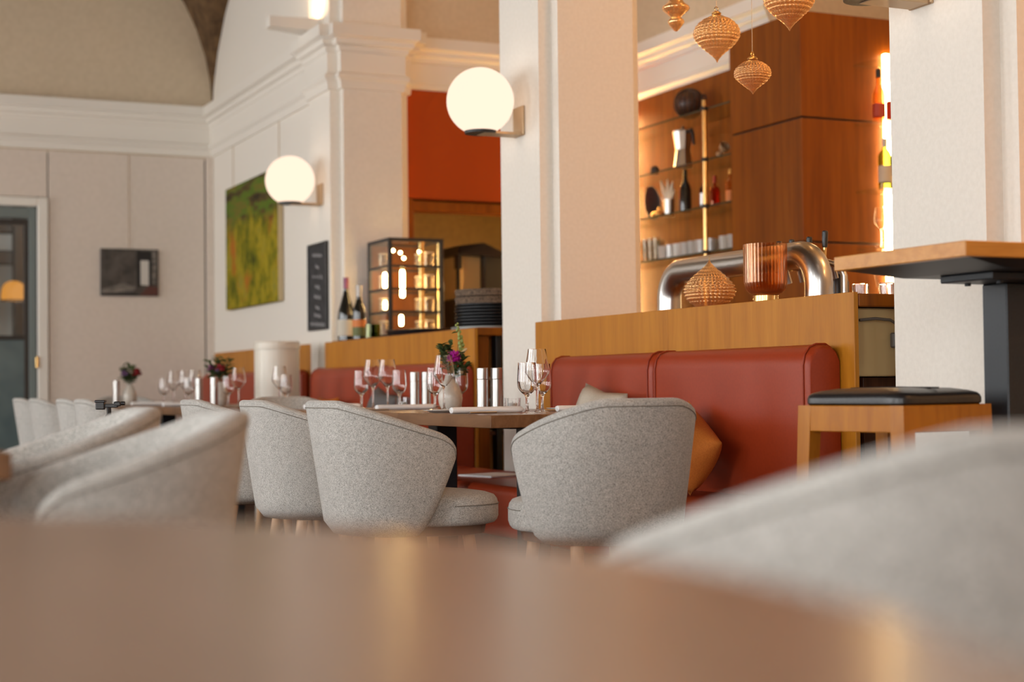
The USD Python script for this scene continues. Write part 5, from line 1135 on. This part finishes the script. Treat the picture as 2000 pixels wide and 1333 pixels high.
# third shelf
t = thing('moka_pot', 'silver faceted moka pot with black handle on the upper bar shelf', 'coffee pot', (5.13, 8.47, SZ[2]))
part('base', lathe([(0, 0), (0.058, 0), (0.060, 0.006), (0.046, 0.095), (0.044, 0.105), (0, 0.105)], 10), 'steel', t, smooth=False)
part('jug', lathe([(0, 0.106), (0.044, 0.106), (0.046, 0.112), (0.064, 0.222), (0.062, 0.222), (0.044, 0.12), (0, 0.12)], 10), 'steel', t, smooth=False)
part('lid', lathe([(0, 0.222), (0.063, 0.222), (0.060, 0.230), (0, 0.242)], 10), 'steel', t, smooth=False)
part('lid_knob', lathe([(0, 0.242), (0.008, 0.242), (0.011, 0.255), (0, 0.259)], 12), 'black', t)
part('handle', tube([(0, -0.055, 0.215), (0, -0.105, 0.222), (0, -0.120, 0.19), (0, -0.128, 0.125)], [0.010, 0.011, 0.010, 0.008], 10), 'black', t, 'black handle')
t = thing('brass_goblet', 'small brass goblet lying tilted right of the brass post on the upper bar shelf', 'cup', (5.15, 8.06, SZ[2]))
part('bowl', xf(lathe([(0, 0), (0.012, 0.002), (0.028, 0.02), (0.032, 0.05), (0.029, 0.05), (0.024, 0.02), (0, 0.006)], 20), (0, 0, 0.045), rx=1.0), 'dullbrass', t, smooth=50)
part('foot', xf(lathe([(0, -0.03), (0.024, -0.03), (0.022, -0.025), (0.006, -0.015), (0.006, 0.0), (0, 0.0)], 20), (0, 0, 0.045), rx=1.0), 'dullbrass', t, smooth=50)
t = thing('round_tin', 'little dark round knob-like tin at the left end of the upper bar shelf', 'tin', (5.14, 8.84, SZ[2]))
part('tin', lathe([(0, 0), (0.022, 0), (0.028, 0.012), (0.028, 0.042), (0.018, 0.055), (0, 0.058)], 24), 'darkbeam', t, smooth=50)
# top shelf
t = thing('wicker_ball', 'big dark round woven ball on the top bar shelf', 'decoration', (5.18, 8.47, SZ[3]))
part('core', trimesh.creation.icosphere(3, 0.092).apply_translation((0, 0, 0.098)), 'darkwood', t, smooth=True)
for q in np.linspace(0, PI, 9, endpoint=False):
    a = np.linspace(0, 2 * PI, 40, endpoint=False); c_ = np.stack([0.0945 * np.cos(a) * math.cos(q), 0.0945 * np.cos(a) * math.sin(q), 0.098 + 0.0945 * np.sin(a)], 1)
    part('cane_ring', tube(c_, 0.0028, 5, closed=True), 'darkbeam', t, smooth=True)
# lit shelves right of the wood block
t = thing('wall_shelf', 'four short glass shelves with a bright vertical light strip right of the clad block', 'shelf', (5.37, 7.058, 0))
RZ = (1.575, 1.890, 2.262, 2.588)
for z in RZ:
    pts_ = [(0.0, 0), (0.0, -0.10), (0.012, -0.155), (0.05, -0.185), (0.60, -0.185), (0.60, 0)]
    part('shelf', poly(pts_, z - 0.010, z), 'shelfglass', t, smooth=False)
part('light_strip', box(0.190, -0.030, 1.14, 0.290, -0.002, 2.66, 0.003), 'led', t, 'glowing vertical light strip', smooth=False)
def rshelf(px, y=6.95): return y * math.tan(math.radians(YAW) + math.atan((px - 1000) / 3100))
t = thing('liqueur_bottle', 'orange bottle with a black cap on the lit shelves right of the wood block', 'bottle', (5.445, 6.94, RZ[2]))
bottle(t, [(0, 0), (0.032, 0), (0.034, 0.003), (0.034, 0.105), (0.036, 0.135), (0.030, 0.165), (0.013, 0.20), (0.0125, 0.24), (0, 0.24)], 'orangeglass', [('label', 0.025, 0.095, 0.0348, 0.0348, 'label_red'), ('cap', 0.24, 0.285, 0.0150, 0.0145, 'black')])
t = thing('red_can', 'dark red can behind the orange bottle on the lit shelves', 'can', (5.555, 6.97, RZ[2]))
part('can', lathe([(0, 0), (0.028, 0), (0.031, 0.005), (0.031, 0.115), (0.027, 0.122), (0, 0.122)], 24), 'label_red', t)
t = thing('white_wine_bottle', 'pale green wine bottle on the lit shelves right of the wood block', 'bottle', (5.478, 6.94, RZ[1]))
bottle(t, [(0, 0), (0.034, 0), (0.036, 0.003), (0.036, 0.185), (0.028, 0.205), (0.014, 0.225), (0.0135, 0.275), (0, 0.275)], 'greenglass', [('label', 0.04, 0.13, 0.0368, 0.0368, 'label'), ('capsule', 0.235, 0.28, 0.0145, 0.0145, 'capsule_white')])
t = thing('liqueur_bottle', 'very dark square-shouldered bottle beside the column on the lit shelves', 'bottle', (5.565, 6.95, RZ[1]))
bottle(t, [(0, 0), (0.034, 0), (0.035, 0.003), (0.035, 0.185), (0.014, 0.205), (0.013, 0.25), (0, 0.25)], 'darkglass', [('label', 0.02, 0.08, 0.0358, 0.0358, 'label')])
wine(5.448, 6.94, 'wine glass on the lowest lit shelf above the high table', RZ[0])
def upside(label, loc, rz, group):
    t = thing('hanging_glass', label, 'wine glass', loc, rz, group)
    part('bowl', lathe([(0.030, 0.0), (0.040, 0.06), (0.041, 0.075), (0.028, 0.095), (0.006, 0.115), (0.004, 0.19), (0.034, 0.205), (0, 0.206)], 28), 'jar', t, smooth=50); return t
place('ups', upside, (5.455, 6.95, RZ[0] - 0.010 - 0.206), 0, 'upside-down wine glass hanging under the lowest lit shelf', 'hanging glasses')
